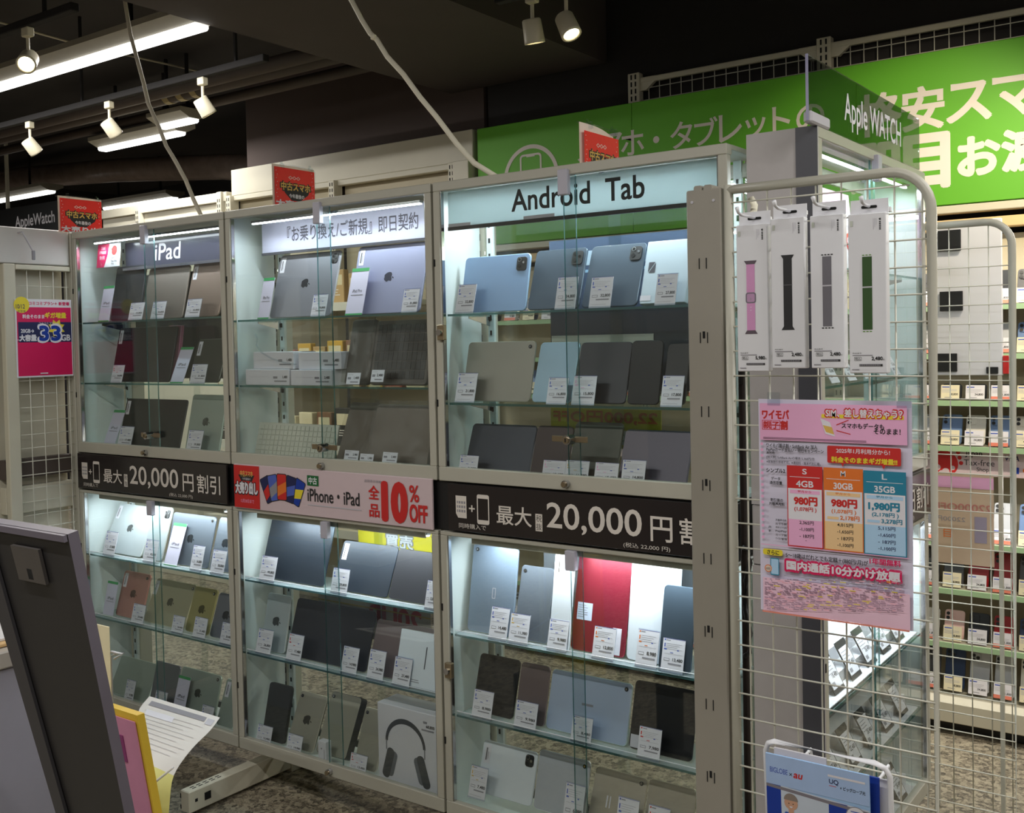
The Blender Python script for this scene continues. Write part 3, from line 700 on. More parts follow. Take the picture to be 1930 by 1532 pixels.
# banners
def banner(x0, x1, z0, z1, m, label):
    b = B(); b.box(0, -.008, 0, x1 - x0, 0, z1 - z0, m, .0015)
    return tag(b.build('banner_strip', loc=(x0, -.001, z0)), label, 'banner', 'banner strips between the showcases')
def discount(o, w, vis=1.):
    p = Print(-.0092); L = M['print_cream']; s_ = w / .87
    sim = [(0, .012), (.008, 0), (.038, 0), (.038, .062), (0, .062)]
    p.shape([(.030 + x, .038 + z) for x, z in sim], L)
    for r_ in range(3):
        p.rect(.034, .078 - r_ * .012, .064, .085 - r_ * .012, M['grey'])
        for k in range(3): p.rect(.038 + k * .009, .078 - r_ * .012, .0405 + k * .009, .085 - r_ * .012, L)
    p.text('+', .077, .058, .018, L, w=.020, bold=.03)
    p.shape(rr(.042, .082, .006, .105, .026), L); p.rect(.1085, .038, .1435, .097, M['banddark'])
    p.text('同時購入で', .040, .010, .014, L, w=.095)
    p.text('最大', .172, .032, .052, L, w=.116, bold=.01)
    p.rect(.300, .024, .322, .070, L); p.text('税', .302, .049, .018, M['banddark'], w=.018); p.text('抜', .302, .027, .018, M['banddark'], w=.018)
    p.text('20,000', .336, .026, .078, L, w=.283, bold=.012)
    p.text('円', .643, .030, .062, L, w=.060, bold=.01)
    p.text('割引', .722, .030, .064, L, w=.122, bold=.01)
    p.text('(税込 22,000 円)', .566, .006, .014, L, w=.13)
    p.build('lettering', o)
discount(banner(.012, .888, .972, 1.106, M['banddark'], 'black discount banner between the first upper and lower showcase'), .87)
discount(banner(1.842, 2.712, .972, 1.104, M['banddark'], 'black discount banner beside the steel post'), .87)
bp = banner(.925, 1.785, .966, 1.112, M['bandpink'], 'pale pink banner offering ten percent off')
p = Print(-.0092)
p.rect(.003, .003, .128, .143, M['pred']); p.shape([(.025, .112), (.105, .112), (.092, .092), (.038, .092)], M['pblack']); p.text('中古スマホ', .034, .106, .020, M['gold'], w=.062, bold=.03)
p.text('大売り出し', .008, .048, .042, M['pblack'], w=.112, bold=.10); p.text('大売り出し', .010, .050, .038, M['white'], w=.108, bold=.05)
p.text('今年最後の', .045, .095, .008, M['white'], w=.04); p.text('12月30日まで', .035, .020, .012, M['lpink'], w=.065)
cols = [M['navy'], M['pblue'], M['orange'], M['royal'], M['navy']]
for i, (cx, a_, c1, c2) in enumerate(((.185, .42, 'navy', 'pred'), (.205, .2, 'pblue', 'grey'), (.290, -.42, 'royal', 'yellow'), (.265, -.2, 'navy', 'pblue'), (.235, 0, 'pred', 'orange'))):
    base = rr(.046, .086, .006, -.023, 0)
    p.shape([(cx + x * math.cos(a_) - z * math.sin(a_), .040 - abs(a_) * .02 + x * math.sin(a_) + z * math.cos(a_)) for x, z in base], M['pblack'])
    q = rr(.041, .081, .005, -.0205, .0025); p.shape([(cx + x * math.cos(a_) - z * math.sin(a_), .040 - abs(a_) * .02 + x * math.sin(a_) + z * math.cos(a_)) for x, z in q], M[c1])
    q = [(-.0205, .012), (.0205, .030), (.0205, .062), (-.0205, .044)]; p.shape([(cx + x * math.cos(a_) - z * math.sin(a_), .040 - abs(a_) * .02 + x * math.sin(a_) + z * math.cos(a_)) for x, z in q], M[c2])
p.rect(.352, .096, .402, .128, M['dgreen']); p.text('中古', .359, .101, .022, M['white'], w=.036, bold=.03)
p.text('iPhone・iPad', .352, .047, .040, M['pblack'], w=.224, bold=.012)
p.lines(.352, .034, .235, 1, .01, .003, M['lgrey'], 2); p.text('店頭表示価格より', .598, .122, .008, M['grey'], w=.09)
p.text('全', .614, .073, .040, M['pred'], w=.042, bold=.03); p.text('品', .616, .020, .038, M['pred'], w=.040, bold=.03)
p.text('10', .672, .016, .108, M['pred'], w=.090, bold=.075)
p.text('%', .776, .076, .048, M['pred'], w=.036, bold=.02); p.text('OFF', .776, .018, .050, M['pred'], w=.066, bold=.04)
p.build('lettering', bp)

def translucent(name, rgb, k=.55):
    m = mat(name, rgb, .5, noise=.01); nt = m.node_tree; b = nt.nodes['Principled BSDF']; out = [n for n in nt.nodes if n.type == 'OUTPUT_MATERIAL'][0]
    t = nt.nodes.new('ShaderNodeBsdfTranslucent'); t.inputs[0].default_value = (*lin(rgb), 1); mx = nt.nodes.new('ShaderNodeMixShader'); mx.inputs[0].default_value = k
    nt.links.new(b.outputs[0], mx.inputs[1]); nt.links.new(t.outputs[0], mx.inputs[2]); nt.links.new(mx.outputs[0], out.inputs[0]); return m
# header signs inside the cases
def header(x0, x1, y, z0, z1, m, label, thick=.003):
    b = B(); b.box(0, 0, 0, x1 - x0, thick, z1 - z0, m, .0008)
    return tag(b.build('header_sign', loc=(x0, y, z0)), label, 'sign', 'header signs in the showcases')
h3 = header(1.838, 2.665, .026, 1.824, 1.922, translucent('header_white', (.86, .91, .92)), 'white header sign with large black lettering for tablets')
b = B(); b.box(0, -.002, -.010, .827, .005, 0, M['black']); b.build('lower_edge', h3)
p = Print(-.0006); p.text('Android  Tab', .222, .024, .058, M['pblack'], w=.405, bold=.024); p.rect(0, .0, .08, .009, M['lgrey']); p.rect(.26, .0, .36, .009, M['lgrey']); p.build('lettering', h3)
h2 = header(.965, 1.735, .105, 1.812, 1.920, mat('header_lilac_white', (.82, .82, .91), .35), 'pale lilac header sign with thin grey lettering')
b = B(); b.box(0, -.003, -.008, .77, .006, 0, M['darkgrey']); b.build('lower_edge', h2)
p = Print(-.0006); p.text('『お乗り換え/ご新規』即日契約', .125, .028, .052, mat('print_mid_grey', (.36, .35, .41), .6), w=.57, bold=.01); p.build('lettering', h2)
h1 = header(.20, .84, .10, 1.805, 1.90, mat('header_slate', (.30, .30, .36), .16), 'dark slate header sign with white slanted lettering')
b = B(); b.box(0, -.014, -.010, .64, .004, 0, mat('header_edge_silver', (.72, .72, .78), .15, .9)); b.build('lower_edge', h1)
p = Print(-.0006); p.text('iPad', .18, .018, .062, M['white'], w=.15, bold=.01, slant=.12); p.build('lettering', h1)
b = B(); b.box(0, 0, 0, .145, .002, .09, M['bright'])
tf = tag(b.build('tax_free_card', loc=(.072, .060, 1.812), rot=(-.12, 0, 0)), 'red and white tax-free card at the top of the first showcase', 'card')
p = Print(); p.shape([(0, 0), (.048, 0), (.066, .045), (.072, .09), (0, .09)], M['crimsonp'])
p.text('TAX', .022, .068, .012, M['white'], w=.028, bold=.02); p.text('FREE', .014, .052, .011, M['white'], w=.042, bold=.02); p.text('免税', .014, .030, .015, M['white'], w=.036)
p.shape(circ(.108, .062, .018), M['pred']); p.rect(.086, .066, .092, .070, M['pred'])
p.text('Japan.', .092, .030, .009, M['pblack']); p.text('Tax-free', .090, .018, .008, M['pblack']); p.text('Shop', .094, .007, .008, M['pblack']); p.build('lettering', tf)

# ------------------------------------------------------------------ goods in the showcases
UNITN_OLD = {'1A': 'top shelf of the first showcase', '1B': 'middle shelf of the first showcase', '1F': 'floor of the first upper showcase', '1C': 'top shelf of the first lower showcase', '1D': 'middle shelf of the first lower showcase', '1G': 'floor of the first lower showcase',
 '2A': 'top shelf of the middle showcase', '2B': 'middle shelf of the middle showcase', '2F': 'floor of the middle upper showcase', '2C': 'top shelf of the middle lower showcase', '2D': 'middle shelf of the middle lower showcase', '2G': 'floor of the middle lower showcase',
 '3A': 'top shelf of the white-header showcase', '3B': 'middle shelf of the white-header showcase', '3F': 'floor of the white-header upper showcase', '3C': 'top shelf below the white-header showcase', '3D': 'middle shelf below the white-header showcase', '3G': 'floor below the white-header showcase'}
UNITN = {a + b: f'{u} case, {s}' for a, n in (('1', 'first'), ('2', 'middle'), ('3', 'white-header')) for b, u, s in (('A', n + ' upper', 'top shelf'), ('B', n + ' upper', 'middle shelf'), ('F', n + ' upper', 'floor'), ('C', n + ' lower', 'top shelf'), ('D', n + ' lower', 'middle shelf'), ('G', n + ' lower', 'floor'))}
DEV = [
 ('1A', 'charcoal tablet nearest the spec card', 'tablet', 0.147, 0.331, 0.06, 1.604, 0.21, 0.187, 'charcoal', ''),
 ('1A', 'brown-grey tablet in the middle', 'tablet', 0.344, 0.584, 0.06, 1.604, 0.194, 0.224, 'taupe', ''),
 ('1A', 'bronze-grey tablet with camera dots', 'tablet', 0.596, 0.782, 0.06, 1.604, 0.2, 0.252, 'bronze', 'barcode lens'),
 ('1B', 'black tablet with a wine-red edge', 'tablet', 0.142, 0.497, 0.06, 1.374, 0.208, 0.223, 'black', 'barcode'),
 ('1B', 'pink tablet sleeve behind the black tablet', 'sleeve', 0.418, 0.493, 0.095, 1.374, 0.207, 0.145, 'pink', 'back'),
 ('1B', 'dark olive tablet with a barcode slip', 'tablet', 0.609, 0.774, 0.06, 1.374, 0.16, 0.324, 'olive', 'barcode'),
 ('1F', 'dark tablet behind the door lock', 'tablet', 0.173, 0.541, 0.06, 1.13, 0.184, 0.263, 'black', 'barcode'),
 ('1F', 'pale silver-green tablet with a logo', 'tablet', 0.577, 0.764, 0.06, 1.13, 0.203, 0.214, 'sage', 'logo'),
 ('1C', 'silver tablet with a barcode slip', 'tablet', 0.046, 0.293, 0.06, 0.716, 0.194, 0.459, 'silver', 'logo barcode'),
 ('1C', 'bright silver tablet with a camera lens', 'tablet', 0.303, 0.419, 0.06, 0.716, 0.197, 0.315, 'silver', 'camera'),
 ('1C', 'space-grey tablet with a round lens', 'tablet', 0.441, 0.683, 0.06, 0.716, 0.183, 0.26, 'steel', 'logo lens'),
 ('1C', 'space-grey tablet by the frame', 'tablet', 0.691, 0.806, 0.06, 0.716, 0.186, 0.312, 'steel', 'logo'),
 ('1D', 'rose-gold tablet', 'tablet', 0.122, 0.287, 0.06, 0.478, 0.17, 0.292, 'rose', 'logo lens barcode'),
 ('1D', 'pale gold tablet', 'tablet', 0.3, 0.537, 0.06, 0.478, 0.164, 0.428, 'gold', 'logo lens barcode'),
 ('1D', 'deeper gold tablet', 'tablet', 0.546, 0.674, 0.06, 0.478, 0.16, 0.343, 'gold2', 'logo lens'),
 ('1D', 'grey tablet by the frame', 'tablet', 0.683, 0.806, 0.06, 0.478, 0.154, 0.338, 'grey', 'logo'),
 ('1G', 'pale silver tablet by the display stand', 'tablet', 0.064, 0.305, 0.06, 0.168, 0.143, 0.448, 'sage', ''),
 ('1G', 'dark grey tablet between two silver ones', 'tablet', 0.318, 0.462, 0.06, 0.168, 0.16, 0.266, 'grey', ''),
 ('1G', 'silver tablet with a dark logo', 'tablet', 0.471, 0.694, 0.06, 0.168, 0.164, 0.258, 'sage', 'logo lens'),
 ('1G', 'silver tablet at the corner', 'tablet', 0.706, 0.797, 0.06, 0.168, 0.159, 0.354, 'sage', 'barcode'),
 ('2A', 'dark silver tablet with square camera', 'tablet', 1.041, 1.324, 0.06, 1.588, 0.217, 0.28, 'silverdark', 'logo camera barcode'),
 ('2A', 'large blue-silver tablet', 'tablet', 1.405, 1.693, 0.06, 1.588, 0.219, 0.254, 'silverblue', 'logo barcode'),
 ('2B', 'dark laptop in a clear bag', 'laptop', 1.377, 1.481, 0.06, 1.371, 0.206, 0.24, 'taupedark', 'bag'),
 ('2B', 'wide dark laptop in a clear bag', 'laptop', 1.485, 1.713, 0.06, 1.371, 0.199, 0.228, 'taupedark', 'bag keys'),
 ('2F', 'silver keyboard', 'keyboard', 0.946, 1.322, 0.06, 1.122, 0.122, 0.249, 'keysilver', 'keys'),
 ('2F', 'narrow taupe tablet case in a clear bag', 'tablet_case', 1.332, 1.46, 0.06, 1.122, 0.201, 0.388, 'taupe', 'bag'),
 ('2F', 'wide taupe tablet case in a clear bag', 'tablet_case', 1.469, 1.706, 0.06, 1.122, 0.193, 0.278, 'taupe', 'bag'),
 ('2C', 'large black tablet', 'tablet', 0.961, 1.26, 0.06, 0.722, 0.207, 0.31, 'blackblue', 'sheen'),
 ('2C', 'small black tablet with a barcode slip', 'tablet', 1.3, 1.535, 0.06, 0.722, 0.157, 0.407, 'blackblue', 'barcode'),
 ('2C', 'black tablet beside the frame', 'tablet', 1.541, 1.71, 0.06, 0.722, 0.153, 0.376, 'charcoal', ''),
 ('2D', 'pale silver tablet', 'tablet', 0.953, 1.069, 0.06, 0.476, 0.188, 0.226, 'silver', 'logo'),
 ('2D', 'black folio tablet', 'tablet', 1.082, 1.438, 0.06, 0.476, 0.187, 0.31, 'charcoal', ''),
 ('2D', 'mauve-brown tablet', 'tablet', 1.447, 1.68, 0.06, 0.476, 0.167, 0.324, 'mauve', ''),
 ('2D', 'white tablet box', 'tablet_box', 1.585, 1.759, 0.03, 0.476, 0.16, 0.253, 'white', 'box front'),
 ('2G', 'dark felt tablet cover', 'tablet_case', 0.946, 1.054, 0.06, 0.168, 0.186, 0.238, 'felt', ''),
 ('2G', 'slim silver-gold tablet', 'tablet', 1.065, 1.193, 0.06, 0.168, 0.181, 0.434, 'beige', 'logo lens'),
 ('2G', 'silver-gold tablet with a thick black case', 'tablet', 1.206, 1.342, 0.06, 0.168, 0.194, 0.448, 'beige', 'lens thick'),
 ('2G', 'beige tablet beside the headphone box', 'tablet', 1.377, 1.473, 0.06, 0.168, 0.183, 0.339, 'beige', 'lens'),
 ('3A', 'light blue tablet', 'tablet', 1.846, 2.074, 0.06, 1.579, 0.162, 0.205, 'skyblue', 'camera'),
 ('3A', 'dark slate tablet', 'tablet', 2.079, 2.244, 0.06, 1.579, 0.172, 0.32, 'slate', 'camera'),
 ('3A', 'darker slate tablet', 'tablet', 2.252, 2.417, 0.06, 1.579, 0.176, 0.377, 'slate', 'camera'),
 ('3A', 'pale tablet box with a square emblem', 'tablet_box', 2.426, 2.553, 0.06, 1.579, 0.169, 0.318, 'icewhite', 'emblem'),
 ('3B', 'grey-beige tablet', 'tablet', 1.846, 2.081, 0.06, 1.329, 0.171, 0.229, 'beigegrey', 'lens'),
 ('3B', 'ice-blue tablet', 'tablet', 2.087, 2.215, 0.06, 1.329, 0.17, 0.324, 'iceblue', ''),
 ('3B', 'charcoal tablet with rounded corners', 'tablet', 2.222, 2.379, 0.06, 1.329, 0.166, 0.293, 'charcoal', ''),
 ('3B', 'black tablet beside the charcoal one', 'tablet', 2.384, 2.475, 0.06, 1.329, 0.166, 0.219, 'black', ''),
 ('3B', 'black tablet beside the steel post', 'tablet', 2.483, 2.547, 0.06, 1.329, 0.159, 0.286, 'black', ''),
 ('3F', 'slate tablet', 'tablet', 1.846, 2.071, 0.06, 1.122, 0.147, 0.354, 'slatedark', ''),
 ('3F', 'maroon-black tablet', 'tablet', 2.075, 2.194, 0.06, 1.122, 0.147, 0.333, 'maroonblack', ''),
 ('3F', 'olive-black tablet behind the lock', 'tablet', 2.199, 2.347, 0.06, 1.122, 0.161, 0.316, 'olive', ''),
 ('3F', 'purple-grey tablet', 'tablet', 2.352, 2.547, 0.06, 1.122, 0.146, 0.356, 'purplegrey', ''),
 ('3C', 'steel-blue upright tablet', 'tablet', 1.846, 2.006, 0.06, 0.67, 0.247, 0.166, 'steelblue', 'lens mark'),
 ('3C', 'small graphite tablet', 'tablet', 2.011, 2.122, 0.06, 0.67, 0.203, 0.239, 'steel', 'lens'),
 ('3C', 'slim white tablet', 'tablet', 2.147, 2.211, 0.03, 0.67, 0.258, 0.175, 'white', 'barcode front'),
 ('3C', 'crimson tablet', 'tablet', 2.197, 2.363, 0.06, 0.67, 0.266, 0.228, 'crimson', 'sticker'),
 ('3C', 'tall white tablet', 'tablet', 2.369, 2.512, 0.06, 0.67, 0.268, 0.161, 'white', 'lens'),
 ('3C', 'short slate tablet beside the steel post', 'tablet', 2.477, 2.566, 0.03, 0.67, 0.209, 0.202, 'slate', 'front'),
 ('3D', 'black tablet at the inner wall', 'tablet', 1.858, 2.0, 0.06, 0.438, 0.162, 0.294, 'black', ''),
 ('3D', 'taupe tablet', 'tablet', 2.009, 2.107, 0.06, 0.438, 0.161, 0.245, 'mauve', ''),
 ('3D', 'large pale blue tablet', 'tablet', 2.112, 2.364, 0.06, 0.438, 0.158, 0.276, 'paleblue', 'lens word'),
 ('3D', 'large black tablet beside the steel post', 'tablet', 2.371, 2.55, 0.06, 0.438, 0.172, 0.265, 'black', 'sticker2'),
 ('3G', 'white tablet with a barcode slip', 'tablet', 1.868, 2.058, 0.06, 0.205, 0.144, 0.295, 'white', 'camera barcode'),
 ('3G', 'grey-white tablet', 'tablet', 2.065, 2.231, 0.06, 0.205, 0.157, 0.263, 'greywhite', 'lens'),
 ('3G', 'champagne tablet', 'tablet', 2.239, 2.398, 0.06, 0.205, 0.148, 0.382, 'champagne', 'lens mark2'),
 ('3G', 'peach tablet', 'tablet', 2.407, 2.542, 0.06, 0.205, 0.153, 0.291, 'champagne', '')]
TAGS = [
 ('1A', 0, 0.318, 0.401, 0.022, 1.604, 0.066, 0.26, '19,800', 'b'),
 ('1A', 1, 0.452, 0.529, 0.022, 1.604, 0.065, 0.26, '24,800', 'b'),
 ('1A', 2, 0.649, 0.727, 0.022, 1.604, 0.066, 0.26, '32,800', 'b'),
 ('1B', 3, 0.196, 0.266, 0.022, 1.374, 0.068, 0.26, '34,800', 'r'),
 ('1B', 5, 0.665, 0.746, 0.022, 1.374, 0.069, 0.26, '31,800', 'b'),
 ('1F', 6, 0.224, 0.307, 0.022, 1.13, 0.083, 0.26, '17,480', 'b'),
 ('1F', 7, 0.631, 0.71, 0.022, 1.13, 0.082, 0.26, '39,800', 'b'),
 ('1C', 8, 0.11, 0.183, 0.022, 0.716, 0.092, 0.26, '37,800', 'b'),
 ('1C', 9, 0.361, 0.437, 0.022, 0.716, 0.084, 0.26, '42,800', 'b'),
 ('1C', 10, 0.635, 0.697, 0.022, 0.716, 0.09, 0.26, '56,800', 'b'),
 ('1C', 11, 0.745, 0.816, 0.022, 0.716, 0.085, 0.26, '58,800', 'b'),
 ('1D', 12, 0.276, 0.349, 0.022, 0.478, 0.074, 0.26, '24,480', 'b'),
 ('1D', 13, 0.518, 0.582, 0.022, 0.478, 0.063, 0.26, '26,480', 'b'),
 ('1D', 14, 0.638, 0.706, 0.022, 0.478, 0.074, 0.26, '21,480', 'b'),
 ('1D', 15, 0.786, 0.842, 0.022, 0.478, 0.075, 0.26, '20,480', 'b'),
 ('1G', 16, 0.214, 0.268, 0.022, 0.168, 0.087, 0.26, '14,980', 'b'),
 ('1G', 17, 0.395, 0.462, 0.022, 0.168, 0.078, 0.26, '12,980', 'b'),
 ('1G', 18, 0.664, 0.726, 0.022, 0.168, 0.075, 0.26, '11,980', 'b'),
 ('2A', 20, 1.276, 1.34, 0.022, 1.588, 0.072, 0.26, '79,800', 'b'),
 ('2A', 21, 1.656, 1.716, 0.022, 1.588, 0.072, 0.26, '81,800', 'b'),
 ('2B', 22, 1.424, 1.48, 0.022, 1.377, 0.036, 0.26, '1,480', 's'),
 ('2B', 23, 1.527, 1.578, 0.022, 1.385, 0.037, 0.26, '2,480', 's'),
 ('2F', 25, 1.407, 1.466, 0.022, 1.146, 0.029, 0.26, '2,980', 's'),
 ('2F', 25, 1.472, 1.527, 0.022, 1.138, 0.029, 0.26, '1,980', 's'),
 ('2F', 26, 1.566, 1.624, 0.022, 1.146, 0.03, 0.26, '3,480', 's'),
 ('2C', 27, 0.998, 1.071, 0.022, 0.722, 0.084, 0.26, '49,800', 'b'),
 ('2C', 28, 1.332, 1.402, 0.022, 0.722, 0.08, 0.26, '29,800', 'b'),
 ('2C', 29, 1.718, 1.755, 0.022, 0.722, 0.085, 0.26, '32,800', 'b'),
 ('2D', 30, 0.971, 1.043, 0.022, 0.476, 0.082, 0.26, '26,800', 'b'),
 ('2D', 31, 1.119, 1.187, 0.022, 0.476, 0.087, 0.26, '17,480', 'r'),
 ('2D', 31, 1.368, 1.434, 0.022, 0.476, 0.084, 0.26, '14,980', 'b'),
 ('2D', 32, 1.479, 1.545, 0.022, 0.476, 0.091, 0.26, '24,980', 'b'),
 ('2D', 33, 1.583, 1.651, 0.022, 0.476, 0.085, 0.26, '27,480', 'b'),
 ('2G', 34, 0.959, 1.03, 0.022, 0.168, 0.065, 0.26, '12,480', 'b'),
 ('2G', 35, 1.107, 1.175, 0.022, 0.168, 0.064, 0.26, '14,980', 'b'),
 ('2G', 37, 1.393, 1.462, 0.022, 0.168, 0.061, 0.26, '13,480', 'r'),
 ('3A', 38, 1.858, 1.922, 0.022, 1.579, 0.084, 0.26, '32,800', 'b'),
 ('3A', 39, 2.194, 2.257, 0.022, 1.579, 0.088, 0.26, '34,800', 'b'),
 ('3A', 40, 2.299, 2.363, 0.022, 1.579, 0.082, 0.26, '32,800', 'b'),
 ('3A', 41, 2.489, 2.545, 0.022, 1.579, 0.08, 0.26, '27,800', 'b'),
 ('3B', 42, 1.85, 1.919, 0.022, 1.329, 0.085, 0.26, '21,800', 'b'),
 ('3B', 43, 2.161, 2.223, 0.022, 1.329, 0.073, 0.26, '16,800', 'b'),
 ('3B', 44, 2.24, 2.309, 0.022, 1.329, 0.078, 0.26, '15,800', 'p'),
 ('3B', 46, 2.5, 2.558, 0.022, 1.329, 0.079, 0.26, '17,800', 'b'),
 ('3F', 47, 1.856, 1.921, 0.022, 1.122, 0.059, 0.26, '9,980', 'b'),
 ('3F', 48, 2.141, 2.212, 0.022, 1.122, 0.059, 0.26, '12,480', 'p'),
 ('3F', 49, 2.213, 2.284, 0.022, 1.122, 0.062, 0.26, '11,480', 'y'),
 ('3F', 49, 2.303, 2.372, 0.022, 1.122, 0.061, 0.26, '15,480', 'p'),
 ('3F', 50, 2.383, 2.449, 0.022, 1.122, 0.072, 0.26, '14,800', 'b'),
 ('3C', 51, 1.951, 2.012, 0.022, 0.67, 0.091, 0.26, '14,480', 'b'),
 ('3C', 52, 2.019, 2.083, 0.022, 0.67, 0.082, 0.26, '11,980', 'y'),
 ('3C', 53, 2.147, 2.208, 0.022, 0.67, 0.083, 0.26, '9,980', 'b'),
 ('3C', 54, 2.288, 2.352, 0.022, 0.67, 0.084, 0.26, '12,800', 'o'),
 ('3C', 55, 2.416, 2.476, 0.022, 0.67, 0.094, 0.26, '8,980', 'o'),
 ('3C', 56, 2.488, 2.549, 0.022, 0.67, 0.083, 0.26, '13,480', 'b'),
 ('3D', 57, 1.885, 1.953, 0.022, 0.438, 0.078, 0.26, '8,980', 'b'),
 ('3D', 58, 2.032, 2.104, 0.022, 0.438, 0.074, 0.26, '9,980', 'b'),
 ('3D', 59, 2.217, 2.279, 0.022, 0.438, 0.068, 0.26, '8,480', 'b'),
 ('3D', 60, 2.417, 2.48, 0.022, 0.438, 0.078, 0.26, '7,980', 'r'),
 ('3G', 61, 1.866, 1.925, 0.022, 0.205, 0.088, 0.26, '7,480', 'y'),
 ('3G', 62, 2.185, 2.245, 0.022, 0.205, 0.111, 0.26, '6,980', 'b'),
 ('3G', 63, 2.346, 2.407, 0.022, 0.205, 0.111, 0.26, '6,480', 'b'),
 ('3G', 64, 2.435, 2.495, 0.022, 0.205, 0.111, 0.26, '5,980', 'r')]
SPEC = [
 ('1A', 0, 0.11, 0.178, 0.035, 1.604, 0.139, 0.217),
 ('1B', 5, 0.537, 0.609, 0.035, 1.374, 0.138, 0.402),
 ('1F', 6, 0.113, 0.185, 0.035, 1.13, 0.147, 0.391),
 ('1C', 10, 0.469, 0.543, 0.035, 0.716, 0.154, 0.344),
 ('1D', 12, 0.077, 0.143, 0.035, 0.478, 0.132, 0.228),
 ('1G', 18, 0.488, 0.555, 0.035, 0.168, 0.144, 0.282),
 ('2A', 20, 1.013, 1.067, 0.035, 1.588, 0.14, 0.238),
 ('2A', 21, 1.414, 1.486, 0.035, 1.588, 0.15, 0.269)]
for (s_, ph_, kind, X0, X1, y0, z0, h, lean, c, ex) in DEV:
    w = X1 - X0; t_ = .007 if kind in ('tablet', 'keyboard') else (.014 if kind != 'tablet_box' else .018)
    if 'thick' in ex: t_ = .03
    m = tabmat(c); e = empty(kind, (X0, y0, z0 + .002 + t_ * math.sin(lean)), f'{ph_}, {UNITN[s_]}', kind.replace('_', ' ').replace('tablet case', 'case').replace('tablet box', 'box'), f'devices on the {UNITN[s_]}')
    e.rotation_euler = (-lean, 0, 0)
    r_ = .012 if kind in ('tablet', 'laptop', 'tablet_case') else .003
    edge = mat('rim_' + c, tuple(min(1, q * 1.25 + .04) for q in TAB[c]), .3, .5) if kind == 'tablet' and c not in ('white',) else m
    if 'thick' in ex: edge = M['black']
    b = B(); slab_into(b, w, h, t_, min(r_, w * .2), m, edge); b.build('body', e)
    if kind == 'tablet':
        b = B(); slab_into(b, w - .012, h - .012, .001, .006, M['black'], None, .006, .006, t_ + .0002, .0004); b.build('screen', e)
    if 'camera' in ex:
        b = B(); s0 = .034 if c in ('skyblue', 'slate') else .028
        dx = w - s0 - .010
        slab_into(b, s0, s0 * 1.15, .0025, .008, M['black'], None, dx, h - s0 * 1.15 - .010, -.0025, .0006)
        b.prism(circ(dx + s0 * .3, h - .018, .006, 12), -.0036, -.0022, M['chrome']); b.prism(circ(dx + s0 * .3, h - .018, .0045, 12), -.0040, -.0030, M['slot'])
        b.prism(circ(dx + s0 * .3, h - .036, .006, 12), -.0036, -.0022, M['slot']); b.prism(circ(dx + s0 * .72, h - .026, .004, 12), -.0034, -.0022, M['chrome'])
        b.build('camera_module', e)
    if 'lens' in ex:
        b = B(); cx = w - .017 if 'mark' not in ex.split() and c not in ('steelblue',) else .017
        if s_ in ('2G',): cx = .014
        if s_ == '3C' and c == 'steel': cx = .014
        b.prism(circ(cx, h - .016, .0055, 14), -.0016, .0, M['black']); b.prism(circ(cx, h - .016, .003, 10), -.0022, -.001, M['chrome']); b.build('camera_lens', e)
    p = Print()
    if 'logo' in ex: logo(p, w * .5, h * .52, .034, mat('logo_tone_' + c, tuple(q * .55 for q in TAB[c]), .25, .6))
    if 'emblem' in ex: p.shape([(.012, h * .50), (.012, h * .66), (.030, h * .66)], M['darkgrey']); p.shape([(.014, h * .49), (.032, h * .49), (.032, h * .65)], M['darkgrey']); p.rect(.0, .008, .03, .022, M['white'])
    if 'mark' in ex.split(): p.ring(rr(.012, .030, .002, w * .5, h * .40), rr(.008, .026, .001, w * .5 + .002, h * .40 + .002), M['lgrey'])
    if 'mark2' in ex: p.rect(w * .30, h * .35, w * .30 + .004, h * .35 + .03, M['white']); p.rect(w * .30 + .01, h * .35, w * .30 + .013, h * .35 + .03, M['white'])
    if 'word' in ex: p.text('TOLADE' if False else 'plus', w * .42, h * .48, .010, M['grey']) if False else p.rect(w * .42, h * .50, w * .56, h * .50 + .006, M['grey'])
    if 'sheen' in ex: p.rect(w * .8, h * .80, w * .84, h * .82, M['chrome'])  # sheen: a glint painted as a small chrome patch
    if 'box' in ex: p.rect(w * .62, h * .35, w * .64, h * .75, M['darkgrey']); p.lines(w * .3, .02, .05, 2, .006, .002, M['grey'], 5)
    if p.v: p.build('mark_or_sheen', e)
    if 'barcode' in ex:
        bx = .010 if not (s_ == '1D' and c == 'gold') else .004
        b = B(); b.box(bx, -.0008, h - .062, bx + .020, -.0001, h - .010, M['white']); b.build('barcode_slip', e)
        p = Print(-.0010); p.rect(bx + .005, h - .054, bx + .008, h - .020, M['pblack']); p.rect(bx + .0095, h - .054, bx + .0105, h - .020, M['pblack']); p.rect(bx + .013, h - .05, bx + .0145, h - .03, M['grey']); p.build('barcode', e)
    if 'sticker' in ex.split():
        b = B(); b.box(.012, -.0008, h * .30, .058, -.0001, h * .47, mat('sticker_blue_white', (.78, .82, .90), .5)); b.build('sticker', e)
        p = Print(-.0010); p.lines(.015, h * .44, .036, 6, .006, .0015, M['grey'], 3); p.build('printed_sticker', e)
        b = B(); b.box(w - .040, -.0008, .004, w - .014, -.0001, .072, M['white']); b.build('barcode_slip', e)
    if 'sticker2' in ex:
        b = B(); b.box(.004, -.0008, .004, .034, -.0001, .036, M['lgrey']); b.build('sticker', e)
